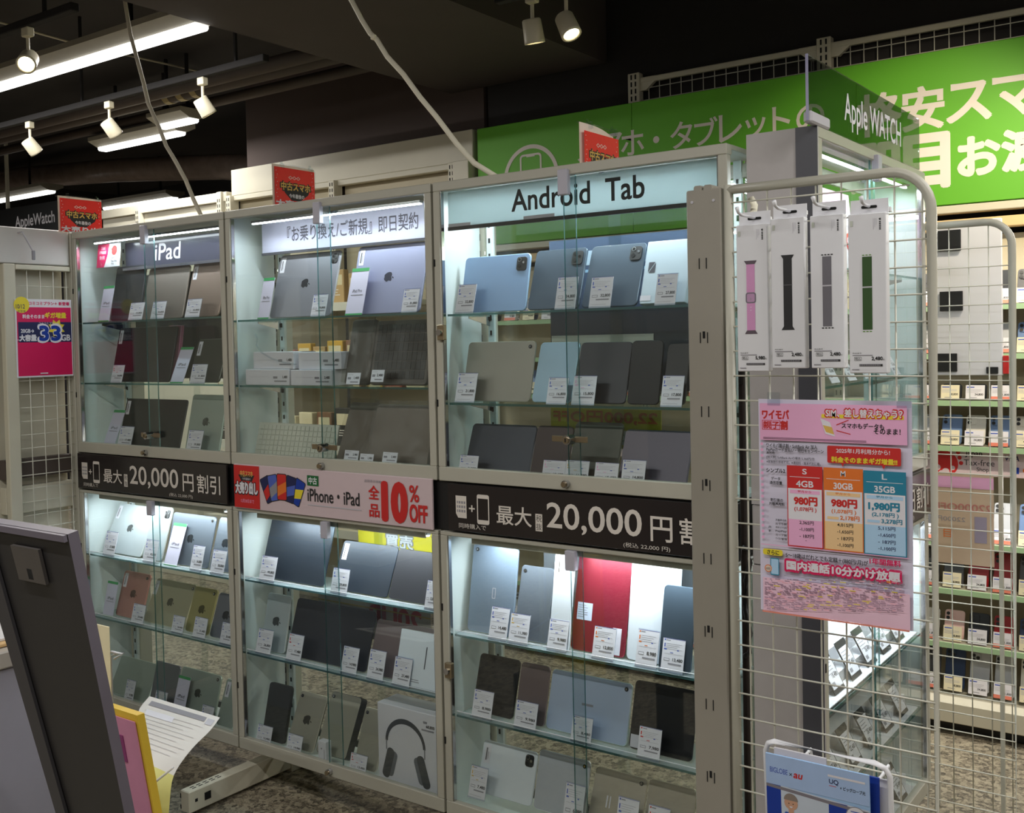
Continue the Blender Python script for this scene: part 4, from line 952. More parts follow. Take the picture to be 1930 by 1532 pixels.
    if 'keys' in ex:
        b = B(); nr, nc = 6, max(8, int(w / .0205)); kw = (w - .02) / nc; kh = (h * .86) / nr
        for r0 in range(nr):
            for q in range(nc):
                b.box(.01 + q * kw + .0012, -.0022, h * .08 + r0 * kh + .0012, .01 + (q + 1) * kw - .0012, 0, h * .08 + (r0 + 1) * kh - .0012, m if kind == 'keyboard' else M['black'], .0006)
        k_ = b.build('keys', e); k_['kind'] = 'stuff'
    if 'bag' in ex:
        b = B(); nx, nz = 10, 8; vs = []
        rnd = random.Random(len(ph_))
        for j in range(nz + 1):
            for i in range(nx + 1):
                vs.append((-.003 + (w + .006) * i / nx, -.006 - rnd.random() * .007, .004 + (h + .006) * j / nz))
        b.add(vs, [(j * (nx + 1) + i, j * (nx + 1) + i + 1, (j + 1) * (nx + 1) + i + 1, (j + 1) * (nx + 1) + i) for j in range(nz) for i in range(nx)], M['bag']); b.build('clear_bag', e, smooth=True)

_tg = {}
ACC = {'b': 'pblue', 'r': 'pred', 'p': 'lpink', 'y': 'gold', 'o': 'orange', 's': 'lgrey'}
def tagmeshes(w, h, price, acc):
    k = (round(w, 3), round(h, 3), price, acc)
    if k in _tg: return _tg[k]
    b = B(); b.box(0, -.0005, 0, w, .0008, h, M['white']); 
    if acc != 's': b.box(-.001, -.001, 0, w + .001, -.0007, .004, M['acryl']); b.box(-.001, .001, 0, w + .001, .0025, h + .002, M['acryl'])
    q = Print(-.0007); a = M[ACC[acc]]
    if acc == 's':
        q.text(price, w - .004, h * .42, h * .25, M['pblack'], anchor='r', bold=.03); q.rect(w * .08, h * .42, w * .32, h * .62, M['grey']); q.rect(w * .3, h * .15, w - .006, h * .25, M['grey']); q.lines(w * .1, h * .82, w * .6, 1, .01, .0015, M['lgrey'])
    else:
        q.rect(w * .06, h * .925, w * .12, h * .965, a); q.rect(w * .14, h * .93, w * .34, h * .955, M['grey']); q.rect(0, h * .985, w, h, mat('card_top_edge', (.50, .50, .70), .5))
        q.rect(w * .07, h * .74, w * .12, h * .85, a); q.rect(w * .07, h * .66, w * .20, h * .70, a); q.rect(w * .66, h * .66, w * .74, h * .70, M['pblue'])
        for i, z in enumerate((.84, .79, .74, .69)): q.rect(w * .16, h * z, w * (.86 - .1 * (i % 3)), h * (z + .014), M['lgrey'])
        q.rect(w * .1, h * .55, w * .9, h * .56, M['lgrey']); q.rect(w * .36, h * .58, w * .5, h * .60, a)
        q.rect(w * .10, h * .34, w * .36, h * .42, M['grey']); q.rect(w * .12, h * .355, w * .34, h * .405, M['white'])
        q.text(price, w * .94, h * .335, h * .105, M['pblack'], anchor='r', w=w * .44, bold=.03)
        q.text('円', w * .99, h * .34, h * .06, M['pblack'], anchor='r') if False else None
        q.rect(w * .3, h * .245, w * .9, h * .285, M['grey']); q.rect(w * .1, h * .10, w * .8, h * .115, M['lgrey'])
        if acc == 'y': q.rect(0, 0, w, h * .42, M['peach']) if False else None
    _tg[k] = (b.mesh('card'), q.mesh('print'))
    return _tg[k]
seen = {}
for (s_, i, X0, X1, y0, z0, h, lean, price, acc) in TAGS:
    w = X1 - X0
    ph_ = DEV[i][1]
    lab = f'{price}-yen {"second " if i in seen else ""}card before the {ph_}' if acc != 's' else f'{price}-yen {"second " if i in seen else ""}sticker on the {ph_}'
    seen[i] = 1
    e = empty('price_card', (X0, y0, z0 + .001), lab, 'price card', 'price cards in the showcases'); e.rotation_euler = (-lean, 0, 0)
    a, p_ = tagmeshes(w, h, price, acc); link('card', a, e); link('print', p_, e)
for (s_, i, X0, X1, y0, z0, h, lean) in SPEC:
    w = X1 - X0
    e = empty('spec_card', (X0, y0, z0 + .001), f'tall white spec card beside the {DEV[i][1]}', 'card', 'tall spec cards'); e.rotation_euler = (-lean, 0, 0)
    b = B(); b.box(0, 0, 0, w, .0012, h, M['lilac']); b.build('card', e)
    p = Print(); p.rect(0, h * .93, w, h, M['pgreen']); p.rect(0, 0, w, h * .035, M['pgreen']); p.text('iPad Pro' if s_ == '2A' else 'iPad', w / 2, h * .48, .010, M['pblack'], anchor='c', w=w * .55); p.rect(w * .15, h * .42, w * .85, h * .435, M['grey']); p.build('print', e)

# white accessory boxes on the middle showcase's middle shelf
def whitebox(x0, x1, z, h, y, lab, rot=0., price='1,480'):
    w = x1 - x0; e = empty('white_box', (x0, y, z), lab, 'box', 'white boxes in the middle showcase', rot)
    b = B(); b.box(0, 0, 0, w, .095, h, M['white'], .0015); b.build('carton', e)
    p = Print(); p.text(price, w - .008, h * .42, h * .18, M['pblack'], anchor='r', bold=.03); p.rect(w - .075, h * .42, w - .055, h * .56, M['grey']); p.rect(w - .07, h * .22, w - .012, h * .30, M['grey']); p.rect(.02, h * .52, w * .55, h * .535, M['lgrey']); p.build('print', e)
zb = SH['2B'] + .001
whitebox(.952, 1.163, zb, .052, .03, 'white box at the bottom of the pair by the inner wall', 0, '1,480')
whitebox(.975, 1.180, zb + .053, .056, .045, 'white box on top of the pair by the inner wall', -.05, '1,480')
whitebox(1.170, 1.355, zb, .050, .03, 'white box at the bottom of the pair beside the bagged laptops', 0, '2,480')
whitebox(1.195, 1.380, zb + .051, .055, .042, 'white box on top of the pair beside the bagged laptops', .03, '2,480')
b = B(); b.tube([(1.00, .035, 1.540), (1.015, .03, 1.525), (1.012, .028, 1.505), (1.04, .026, 1.478), (1.09, .026, 1.458), (1.15, .027, 1.445), (1.20, .028, 1.440)], .003, M['acryl'], 6)
tag(b.build('clear_strap', smooth=True), 'clear plastic strap curling over the white boxes', 'strap')

# small white earbud box standing on the floor of the middle lower case
e = empty('earbud_box', (1.262, .020, SH['2G'] + .001), 'tiny white earbud box before the thick black-cased tablet', 'box')
b = B(); b.box(0, 0, 0, .036, .024, .075, M['white'], .001); b.build('carton', e)
p = Print(); p.shape(circ(.016, .052, .003, 8), M['grey']); p.rect(.027, .020, .029, .050, M['grey']); p.build('print', e)
# headphone box
hb = empty('headphone_box', (1.500, .045, SH['2G'] + .001), 'square white box printed with grey over-ear headphones', 'box')
b = B(); b.box(0, 0, 0, .235, .09, .236, M['white'], .002); b.build('carton', hb)
p = Print(); HG = mat('print_headphone_grey', (.27, .28, .30), .5); HG2 = mat('print_headphone_light', (.42, .43, .46), .5)
cx, cz = .112, .125
o1 = [(cx + .080 * math.cos(math.radians(a)), cz + .078 * math.sin(math.radians(a))) for a in range(0, 181, 9)]
i1 = [(cx + .070 * math.cos(math.radians(a)), cz + .062 * math.sin(math.radians(a))) for a in range(0, 181, 9)]
n = len(o1); y = p.ly(); p.add([(x, y, z) for x, z in o1 + i1], [(k, k + 1, n + k + 1, n + k) for k in range(n - 1)], HG)
for s_ in (-1, 1):
    ex_ = cx + s_ * .076
    p.rect(ex_ - .0018, cz - .028, ex_ + .0018, cz + .004, HG2)
    def cup(dx, w_, hh, m): 
        pts = rr(w_, hh, w_ * .45, -w_ / 2, -hh / 2); a = s_ * -.30
        p.shape([(ex_ - s_ * dx + x * math.cos(-a) - z * math.sin(-a), cz - .068 + x * math.sin(-a) + z * math.cos(-a)) for x, z in pts], m)
    cup(.020, .030, .082, HG2); cup(.006, .030, .098, HG)
p.text('68,800', .228, .192, .010, M['pblack'], anchor='r', bold=.03); p.rect(.178, .183, .226, .188, M['grey']); p.rect(.185, .205, .20, .212, M['grey'])
p.build('print', hb)
# ------------------------------------------------------------------ gondola posts and floor legs carrying the showcases
for i, x in enumerate((0.03, .9, 1.8, 2.68)):
    nm = ('outer', 'second', 'third', 'inner')[i]
    t = empty('gondola_upright', (x, .235, 0), f'slotted cream upright with a long floor leg behind the showcases, {nm} of four', 'upright', 'uprights behind the showcases')
    b = B(); b.box(-.03, -.028, .0, .03, .03, 1.94, M['cream'], .003); slots(b, 0, .2, 1.9, -.028, .05); b.build('slotted_post', t)
    b = B(); b.box(-.022, -.455, .012, .022, .03, .082, M['base'], .003)
    b.box(-.0225, -.4555, .020, -.018, -.455, .034, M['slot']); b.box(-.0225, -.4555, .055, -.018, -.455, .07, M['slot'])
    b.box(.0215, -.395, .035, .0228, -.37, .060, M['slot']); b.prism([(q[0], q[1]) for q in circ(0, 0, .001, 4)], 0, .0001, M['slot'])
    b.box(.0215, -.432, .043, .0228, -.422, .053, M['slot'])
    for k in range(5): b.box(-.008, -.43 + k * .025, .0815, -.004, -.415 + k * .025, .0825, M['slot']); b.box(.004, -.43 + k * .025, .0815, .008, -.415 + k * .025, .0825, M['slot'])
    b.build('floor_leg', t)
    b = B(); b.tube([(0, -.43, 0), (0, -.43, .014)], .014, M['black'], 12); b.build('adjusting_foot', t)

# posters taped behind the cases, read mirrored from this side
def backposter(x0, z0, w, h, m, label):
    b = B(); b.box(0, 0, 0, w, .0015, h, m); return tag(b.build('back_poster', loc=(x0, .2015, z0)), label, 'poster')
o = backposter(2.056, 1.20, .352, .108, M['yellow'], 'yellow poster with mirrored red lettering behind the white-header showcase')
p = Print(); p.text('22,000円OFF', .01, .066, .036, M['orange'], w=.33, mirror=True, bold=.04); p.rect(.03, .02, .12, .05, M['print_cream']); p.text('22,000', .035, .028, .016, M['grey'], mirror=True); p.rect(.14, .0, .19, .05, M['pblue']); p.rect(.21, .01, .30, .05, M['print_cream']); p.text('22000', .215, .02, .02, M['grey'], mirror=True); p.build('lettering', o)
backposter(2.064, 1.38, .325, .132, M['pale'], 'blank pale poster behind the middle shelf of the white-header showcase')
o = backposter(1.285, .80, .36, .112, M['yellow'], 'yellow poster with white outlined lettering behind the middle lower showcase')
p = Print(); p.rect(0, .0, .36, .04, M['pale']); p.text('売買', .12, .045, .045, M['grey'], w=.12, mirror=True, bold=.09); p.text('売買', .122, .047, .041, M['white'], w=.116, mirror=True, bold=.03); p.build('lettering', o)
o = backposter(1.09, .535, .50, .13, M['pale'], 'pale poster with red mirrored lettering behind the middle lower showcase')
p = Print(); p.text('20UP', .24, .05, .065, M['pred'], w=.22, mirror=True, bold=.05); p.rect(.0, .10, .50, .104, M['gold']); p.build('lettering', o)

def backboard(x0, z0, w, h, m, label, y=.2045):
    b = B(); b.box(0, 0, 0, w, .003, h, m); return tag(b.build('back_board', loc=(x0, y, z0)), label, 'board')
o = backboard(2.06, 1.36, .58, .42, mat('reflection_slate_blue', (.36, .41, .52), .35), 'added slate blue board painted as reflections behind the white-header upper case tablets')  # added board, its colours stand in for reflections behind the tablets
p = Print(); p.rect(0, .345, .58, .385, mat('reflection_stripe', (.78, .84, .92), .5)); p.rect(.0, .325, .58, .333, M['lblue']); p.rect(0, .0, .58, .22, mat('reflection_dark_half', (.26, .26, .30), .4)); p.build('print', o)
backboard(2.02, .70, .62, .20, mat('board_pale_grey', (.66, .66, .70), .5), 'pale grey board behind the crimson tablet')
backboard(.10, 1.385, .70, .40, mat('board_charcoal', (.30, .29, .29), .4), 'charcoal board behind the top shelf of the first upper case')
# red flags on top of the showcases
for i, (x, y0, nm) in enumerate(((.0, -.048, 'first'), (1.12, .02, 'middle'), (2.29, .008, 'white-header'))):
    e = empty('pop_flag', (x, y0, 1.951), f'red sale flag clipped to a clear stand on the {nm} showcase', 'flag', 'red sale flags', PI / 2)
    w, h = .185, (.135 if i < 2 else .105)
    b = B(); N = 12; amp = .010 if i == 2 else .003; tz = lambda u: (-.0 if i < 2 else -.012 * u)
    vs = [(w * k / N, -amp * math.sin(PI * 1.3 * k / N) + dy, z + (tz(k / N) if z else 0)) for dy in (0, .001) for z in (0, h) for k in range(N + 1)]
    n = N + 1; fs = [(k, k + 1, n + k + 1, n + k) for k in range(N)] + [(2 * n + k, 2 * n + k + 1, 3 * n + k + 1, 3 * n + k) for k in range(N)] + [(n + k, n + k + 1, 3 * n + k + 1, 3 * n + k) for k in range(N)]
    b.add(vs, fs, mat('flag_border', (.93, .86, .80), .5)); b.build('flag_sheet', e)
    p = Print(-.0006 - amp); p.rect(.006, .0, w - .004, h - .008 - (.014 if i == 2 else 0), M['red'])
    hh = h - .008 - (.014 if i == 2 else 0)
    for q in range(9): p.shape(circ(.014 + .004 * (q % 2), hh - .012 - .012 * q if hh - .012 - .012 * q > .004 else .004, .0014, 6), M['white']); p.shape(circ(w - .016 + .004 * (q % 2), max(.004, hh - .008 - .013 * q), .0014, 6), M['white'])
    for q in range(3): 
        cx = w * .40 + q * .017; p.ring([(cx - .009, hh - .030), (cx, hh - .024), (cx + .009, hh - .030), (cx, hh - .036)], [(cx - .006, hh - .030), (cx, hh - .026), (cx + .006, hh - .030), (cx, hh - .034)], M['print_cream'])
    p.shape([(.028, hh - .052), (w - .024, hh - .058), (w - .034, hh - .080), (w * .62, hh - .104), (w * .42, hh - .104), (.05, hh - .082)], M['pblack'])
    p.text('中古スマホ', .030, hh - .074, .030, M['pblack'], w=w - .052, bold=.09); p.text('中古スマホ', .033, hh - .072, .026, M['gold'], w=w - .058, bold=.04)
    if i < 2:
        p.text('今年最後の', w * .36, hh - .096, .014, M['white'], w=.066, bold=.03)
        p.text('大売り出', .010, .0, .022, M['white'], w=w - .03, bold=.06)
    p.build('lettering', e)
    b = B(); b.tube([(-.008, .002, h - .002), (w * .5, .002, h + .004), (w - .004, .002, h + .0), (w + .004, .002, h - .006), (w + .004, .002, .0)], .0018, M['acryl'], 6)
    b.box(w * .25, -.012, .0, w + .03, .012, .002, M['acryl']); b.build('clear_stand', e)
    for q in (.04, w - .02):
        b = B(); b.box(q - .006, -.005 - amp, h - .012, q + .006, .005, h + .004, M['acryl'], .001); b.box(q - .004, -.003, h + .004, q + .004, .003, h + .012, M['acryl'], .001); b.build('clip', e)

# ------------------------------------------------------------------ watch showcase standing at right angles at the end of the row
showcase('watch_showcase', (2.905, .02, 0), PI / 2, 1.108, 1.965, [1.66, 1.38], 'upper watch showcase turned sideways behind the wire stand, under the smoked sign', group='watch showcases', stripe=True, xs=(.40, .46), power=1.1, depth=.168)
showcase('watch_showcase', (2.905, .02, 0), PI / 2, .15, .965, [.62, .40], 'lower watch showcase turned sideways behind the wire stand', group='watch showcases', stripe=True, xs=(.40, .46), power=1.7, toprail=.012, depth=.168)
b = B(); b.box(.0, .012, .967, .9, .168, 1.106, mat('end_panel_grey', (.56, .545, .52), .5), .002); tag(b.build('filler_rail', loc=(2.905, .02, 0), rot=(0, 0, PI / 2)), 'grey filler between the two watch showcases', 'rail')
b = B(); b.box(0, -.008, 0, .88, 0, .13, M['banddark'], .0015); o = tag(b.build('banner_strip', loc=(2.906, .03, .972), rot=(0, 0, PI / 2)), 'black discount banner on the watch showcase behind the wire stand', 'banner', 'banner strips between the showcases'); discount(o, .87)
sm = empty('acrylic_sign', (2.902, -.03, 1.968), 'smoked clear acrylic sign with thin white lettering on the watch showcase', 'sign', None, PI / 2)
b = B(); b.box(0, 0, .0, .90, .004, .145, M['smoke']); b.build('sign_plate', sm)
b = B(); b.box(-.001, -.001, 0, .001, .005, .145, mat('acrylic_edge', (.55, .54, .66), .2)); b.build('plate_edge', sm)
p = Print(-.001); p.text('Apple WATCH', .24, .018, .088, M['white'], w=.47, bold=.01); p.build('lettering', sm)
b = B(); b.box(.0, -.008, -.004, .12, .012, .022, M['lgrey'], .004); b.build('sign_foot', sm)

def smallcard(x, y, z, lab, dark=True, s=1., rz=PI / 2, grp='cards in the watch showcases'):
    e = empty('price_card', (x, y, z), lab, 'price card', grp, rz); e.rotation_euler = (-.5, 0, rz)
    b = B(); b.box(0, 0, 0, .075 * s, .002, .10 * s, M['black'] if dark else M['white'], .001); b.build('card', e)
    q = Print(); q.rect(.005 * s, .012 * s, .070 * s, .082 * s, M['white']); q.text('%d,480' % (12 + int(y * 31)), .066 * s, .034 * s, .012 * s, M['pblack'], anchor='r', bold=.03); q.lines(.010 * s, .070 * s, .05 * s, 4, .008 * s, .002 * s, M['grey'], int(y * 100)); q.rect(.012 * s, .018 * s, .03 * s, .028 * s, M['grey'])
    if s == .9: q.rect(.0, .0, .0675, .035, M['yellow']); q.rect(.01, .04, .06, .05, M['orange'])
    q.build('print', e)
ordn = ['first', 'second', 'third', 'fourth', 'fifth', 'sixth', 'seventh']
for k in range(6): smallcard(2.868, .07 + k * .13, .627, f'black-framed card, upper shelf of lower watch case, {ordn[k]} from the striped end')
for k in range(6): smallcard(2.868, .05 + k * .14, .404, f'black-framed card, middle shelf of lower watch case, {ordn[k]} from the striped end')
for k in range(5): smallcard(2.872, .10 + k * .155, .168, f'black-framed card, floor of lower watch case, {ordn[k]} from the striped end')
for k in range(6): smallcard(2.866, .08 + k * .13, 1.382, f'small white card, middle shelf of upper watch case, {ordn[k]} from the striped end', False, .8)
for k in range(5): smallcard(2.866, .10 + k * .16, 1.124, f'yellow-edged card, floor of upper watch case, {ordn[k]} from the striped end', False, .9)
b = B(); b.box(.085, .1548, .17, .815, .1560, .90, M['bright']); tag(b.build('white_backboard', loc=(2.905, .02, 0), rot=(0, 0, PI / 2)), 'white backboard inside the lower watch showcase', 'board')
b = B(); b.box(.03, .268, .0, 2.67, .28, .148, M['black'])  # dark board added to stand in for shade under the cases
tag(b.build('shade_board'), 'black board added behind the floor legs for the shade under the showcases', 'board')
for z, nm in ((.622, 'upper shelf'), (.402, 'middle shelf'), (.166, 'floor')):
    b = B(); b.box(0, 0, 0, .120, .80, .004, M['bright'], .001); b.box(.112, 0, -.012, .120, .80, .004, M['bright']) if False else None
    tag(b.build('shelf_cover', loc=(2.762, .07, {'upper shelf': .621, 'middle shelf': .401, 'floor': .163}[nm])), f'white cover sheet on the {nm} of the lower watch showcase', 'cover')
# white stepped risers
for z, nm in ((.623, 'upper shelf'), (.402, 'middle shelf'), (.166, 'floor')):
    b = B(); b.prism([(0, 0), (.08, 0), (.08, .03), (.04, .03), (.04, .07), (0, .07)], 0, .80, M['bright']); 
    tag(b.build('display_riser', loc=(2.765, .07, {'upper shelf': .6255, 'middle shelf': .4055, 'floor': .1675}[nm])), f'white stepped riser on the {nm} of the lower watch showcase', 'riser')
b = B(); b.box(0, 0, 0, .26, .0015, .22, M['white']); o = tag(b.build('sale_poster', loc=(2.785, .40, 1.668), rot=(-.1, 0, PI / 2)), 'white sale poster with mirrored pink numerals inside the watch showcase', 'poster')
p = Print(); p.rect(0, .17, .26, .22, M['lpink']); p.text('10', .03, .06, .09, M['pred'], mirror=True, bold=.05); p.text('%OFF', .13, .06, .05, M['pred'], mirror=True, bold=.04); p.build('lettering', o)
e = empty('watch_loop', (2.81, .665, 1.382), 'grey watch band looped round a clear stand in the upper watch showcase', 'watch')
b = B(); pts = [(0, .045 * math.sin(a), .10 + .075 * -math.cos(a)) for a in [2 * PI * k / 24 for k in range(25)]]; b.tube(pts, .009, mat('band_grey', (.50, .50, .52), .5), 8, False); b.build('band', e, smooth=True)
b = B(); b.box(.004, -.02, .08, .014, .02, .125, M['black'], .004); b.build('watch_face', e)
b = B(); b.box(-.03, -.03, 0, .03, .03, .02, M['acryl'], .002); b.build('clear_base', e)

# ------------------------------------------------------------------ wire stand in front: slotted post, arched frame, wires
def arch_panel(name, x0, x1, y, ztop, zbot, label, group, r=.07, left_post=True, tube=.0095, wx=None, wz=None, rotz=0, origin=None, right_post=True, grp='arched wire panels'):
    t = empty(name, origin or (0, 0, 0), label, 'wire panel', grp, rotz)
    pts = []
    if left_post: pts.append((x0, y, zbot))
    pts.append((x0, y, ztop))
    if right_post:
        pts.append((x1 - r, y, ztop))
        for k in range(1, 9): a = PI / 2 * (1 - k / 8); pts.append((x1 - r + r * math.cos(a), y, ztop - r + r * math.sin(a)))
        pts.append((x1, y, zbot))
    else: pts.append((x1, y, ztop))
    if left_post:
        b = B(); b.tube([(x0, y, zbot), (x0, y, ztop + tube)], tube, M['case'], 10); b.build('frame_post', t, smooth=True); pts = pts[1:]
    b = B(); b.tube(pts, tube, M['case'], 10); b.build('frame_tube', t, smooth=True)
    for x in wx:
        zt = ztop
        if right_post and x > x1 - r: zt = ztop - r + math.sqrt(max(0, r * r - (x - (x1 - r)) ** 2)) - .01
        w = wirebar('wire', t, zt - zbot, .0018, True); w.location = (x, y, zbot)
    for z in wz:
        xe = x1 if (z < ztop - r or not right_post) else x1 - r * .5
        w = wirebar('wire', t, xe - x0, .0018, False); w.location = (x0, y - .003, z)
    return t
st = empty('slotted_stand_post', (2.738, -.30, 0), 'broad grey steel post with slot pairs at the end of the showcases', 'post')
b = B(); b.box(0, 0, 0, .078, .045, 1.803, M['steelpost'], .003)
for x in (.018, .040):
    b.prism([(x, 1.800), (x + .018, 1.800), (x + .018, 1.808), (x + .015, 1.811), (x + .003, 1.811), (x, 1.808)], 0, .045, M['steelpost'])
b.build('post', st)
for k in range(10):
    z = 1.652 - k * .1525
    for x in (.028, .044):
        b = B(); b.box(x - .0009, -.0012, z - .012, x + .0009, -.0002, z + .010, M['slot']); b.build('slot', st)
    if k % 2: b = B(); b.box(.0335, -.0012, z - .002, .0385, -.0002, z + .012, M['slot']); b.build('slot', st)
for x in (.014, .062):
    b = B(); b.prism(circ(x, 1.778, .003, 12), -.0014, 0, M['lgrey']); b.build('rivet', st)
b = B(); b.box(-.02, -.25, 0, .10, .25, .04, M['steelpost'], .004); b.build('base_foot', st)
ap = arch_panel('wire_screen', 2.828, 3.222, -.29, 1.797, .06, 'arched wire panel holding the watch bands and the pink poster', None, wx=[2.861 + .0493 * k for k in range(8)], wz=[.07 + .05 * k for k in range(35)], r=.075)
b = B(); b.box(2.84, -.32, 0, 3.232, -.26, .05, M['steelpost'], .004); b.build('base_bar', ap)
a2 = arch_panel('wire_screen', 2.80, 3.128, .96, 1.812, .02, 'arched wire panel beyond the watch showcase, with black squares behind it', None, wx=[2.852 + .0535 * k for k in range(6)], wz=[.05 + .0545 * k for k in range(32)], r=.07, tube=.011)
b = B(); b.box(2.80, .94, 0, 3.135, .99, .02, M['case'], .003); b.build('base_bar', a2)

# white board with black squares behind the far wire panel, tan poster below
wb = empty('white_board', (2.86, 1.15, 1.365), 'white board with black square magnets behind the far wire panel', 'board')
b = B(); b.box(0, 0, 0, .205, .012, .475, M['bright'], .002); b.build('panel', wb)
b = B(); b.box(0, 0, -1.36, .012, .012, 0, M['case'], .001); b.box(.19, 0, -1.36, .202, .012, 0, M['case'], .001); b.build('board_legs', wb)
for x0, z0, w, h in ((.023, .385, .067, .064), (.027, .200, .067, .060), (.011, .012, .065, .056), (.160, .006, .033, .02)):
    b = B(); b.box(x0, -.006, z0, x0 + w, 0, z0 + h, M['black'], .001); b.build('black_square', wb)
b = B(); b.box(.206, -.002, .005, .222, .01, .06, M['pred'], .001); b.build('red_block', wb)
b = B(); b.box(0, 0, 0, .175, .001, .28, M['tan']); o = tag(b.build('tan_poster', loc=(2.868, 1.12, .785), rot=(.0, 0, 0)), 'tan poster with faint mirrored lettering on the far wire panel', 'poster')
p = Print(); p.rect(.0, .235, .175, .27, M['lpink']); p.text('22000OFF', .004, .165, .022, mat('print_faint_red', (.76, .50, .46), .6), w=.165, mirror=True, bold=.03); p.text('22000円', .004, .13, .016, M['grey'], w=.09, mirror=True); p.rect(.12, .07, .155, .15, mat('print_faint_violet', (.62, .58, .66), .6)); p.text('自', .03, .08, .03, M['orange'], mirror=True); p.build('lettering', o)

# watch band boxes on hooks
def band_box(x, w, ztop, kind, price, label, y=-.36, tilt=0.):
    H = .285; e = empty('watch_band_box', (x, y, ztop - H), label, 'box', 'watch band boxes on hooks'); e.rotation_euler = (0, tilt, 0)
    b = B(); b.box(0, 0, 0, w, .020, H, M['bright'], .0015); b.build('carton', e)
    b = B(); b.box(0, .016, H, w, .0175, H + .026, M['bright']); b.build('hang_tab', e)
    b = B(); b.prism(rr(.028, .005, .0024, w / 2 - .014, H + .010), .0150, .0158, M['slot']); b.build('hang_slot', e)
    p = Print(); c = {'pink': mat('print_band_pink', (.82, .58, .76), .5), 'black': M['pblack'], 'grey': mat('print_band_grey', (.42, .41, .44), .5), 'green': mat('print_band_green', (.16, .30, .10), .5)}[kind]
    cx = w * .5 - (.003 if kind == 'pink' else 0); bw = .0085; z0, z1 = .074, .212
    if kind in ('grey', 'green'): p.rect(cx - bw, z0 + .004, cx + bw, z1 - .004, c); p.rect(cx - bw, .1525, cx + bw, .155, M['lgrey'])
    else: p.rect(cx - bw, z0 + .004, cx + bw, z1 - .002, c)
    if kind == 'green':
        for z in (z0, z1 - .002):
            for k in range(3): p.rect(cx - bw + k * .006, z, cx - bw + k * .006 + .004, z + .0015, mat('print_green_bright', (.35, .55, .15), .5))
    elif kind == 'grey':
        for z in (z0, z1 - .002): 
            for k in range(4): p.rect(cx - bw - .002 + k * .006, z, cx - bw + k * .006 + .002, z + .002, M['pblack'])
    else:
        d = c if kind == 'black' else mat('print_band_lug', (.35, .30, .34), .5)
        p.shape([(cx - .013, z1 + .003), (cx - bw, z1 - .004), (cx + bw, z1 - .004), (cx + .013, z1 + .003)], d); p.shape([(cx - .013, z0 - .001), (cx + .013, z0 - .001), (cx + bw, z0 + .006), (cx - bw, z0 + .006)], d)
    if kind == 'black': p.rect(cx - bw - .001, .158, cx + bw + .001, .1585, M['grey'])
    if kind == 'pink':
        p.rect(cx - .007, .14, cx + .007, .145, mat('print_band_pink_dark', (.70, .48, .64), .5)); p.shape(rr(.021, .021, .005, cx - .0105, .1325), mat('print_buckle', (.50, .47, .52), .4, .5)); p.shape(rr(.016, .016, .003, cx - .008, .135), mat('print_buckle_in', (.72, .56, .70), .5)); p.rect(cx - .0006, .138, cx + .0006, .143, M['grey']); p.shape(circ(cx, .125, .001, 6), M['white']); p.shape(circ(cx, .119, .001, 6), M['white'])
    # small vertical logo text near the top corner
    logo(p, w - .010, H - .012, .0042, M['pblack'], True)
    p.text('WATCH', w - .012, H - .032, .0036, M['pblack'], bold=.03, rot=0) if False else [p.rect(w - .0115, H - .018 - k * .0032, w - .0085, H - .0158 - k * .0032, M['pblack']) for k in range(5)]
    for k in range(3): p.rect(w - .020 + k * .0025 - .002, H - .030 + k * .004, w - .0193 + k * .0025 - .002, H - .010, M['lgrey'])
    p.rect(.004, H - .022, .009, H - .012, mat('print_stamp', (.78, .80, .76), .6))
    p.text('商品番号', .006, .035, .0022, M['pblack'], w=.016); p.rect(.006, .0315, w * .62, .0330, M['grey'])
    p.text('税込', .0105, .0235, .005, M['pblack'], w=.010) ; p.ring(rr(.013, .0068, .001, .009, .0226), rr(.0122, .006, .001, .0094, .023), M['pblack'])
    p.text(price, w - .008, .0225, .0072, M['pblack'], anchor='r', w=.019, bold=.04); p.text('円', w - .0075, .0228, .003, M['pblack'])
    p.rect(.018, .0125, w - .008, .0165, M['pblack']); [p.rect(.019 + k * .0022, .0128, .0196 + k * .0022, .0162, M['lgrey']) for k in range(int((w - .028) / .0022))]
    p.rect(.005, .006, .018, .0075, M['grey'])
    p.build('print', e)
    k = empty('display_hook', (x + w / 2, -.29, ztop + .014), f'white hook carrying the {kind} watch band box', 'hook', 'display hooks')
    b = B(); b.tube([(0, 0, 0), (0, -.115, 0), (0, -.128, .003), (0, -.135, .012)], [.0028, .0028, .003, .0042], M['bright'], 10); b.build('peg', k, smooth=True)
    b = B(); b.box(-.014, -.006, -.004, .014, .004, .006, M['bright'], .0015); b.box(-.004, -.008, -.008, .004, .004, .016, M['bright'], .0015); b.build('hook_plate', k)
band_box(2.873, .064, 1.716, 'pink', '5,980', 'white box with a pink watch band printed on it', -.358)
band_box(2.945, .066, 1.722, 'black', '2,480', 'white box with a black watch band printed on it', -.362)
band_box(3.020, .063, 1.722, 'grey', '2,480', 'white box with a grey watch band printed on it', -.356)
band_box(3.104, .067, 1.714, 'green', '2,480', 'white box with a dark green watch band printed on it', -.395)

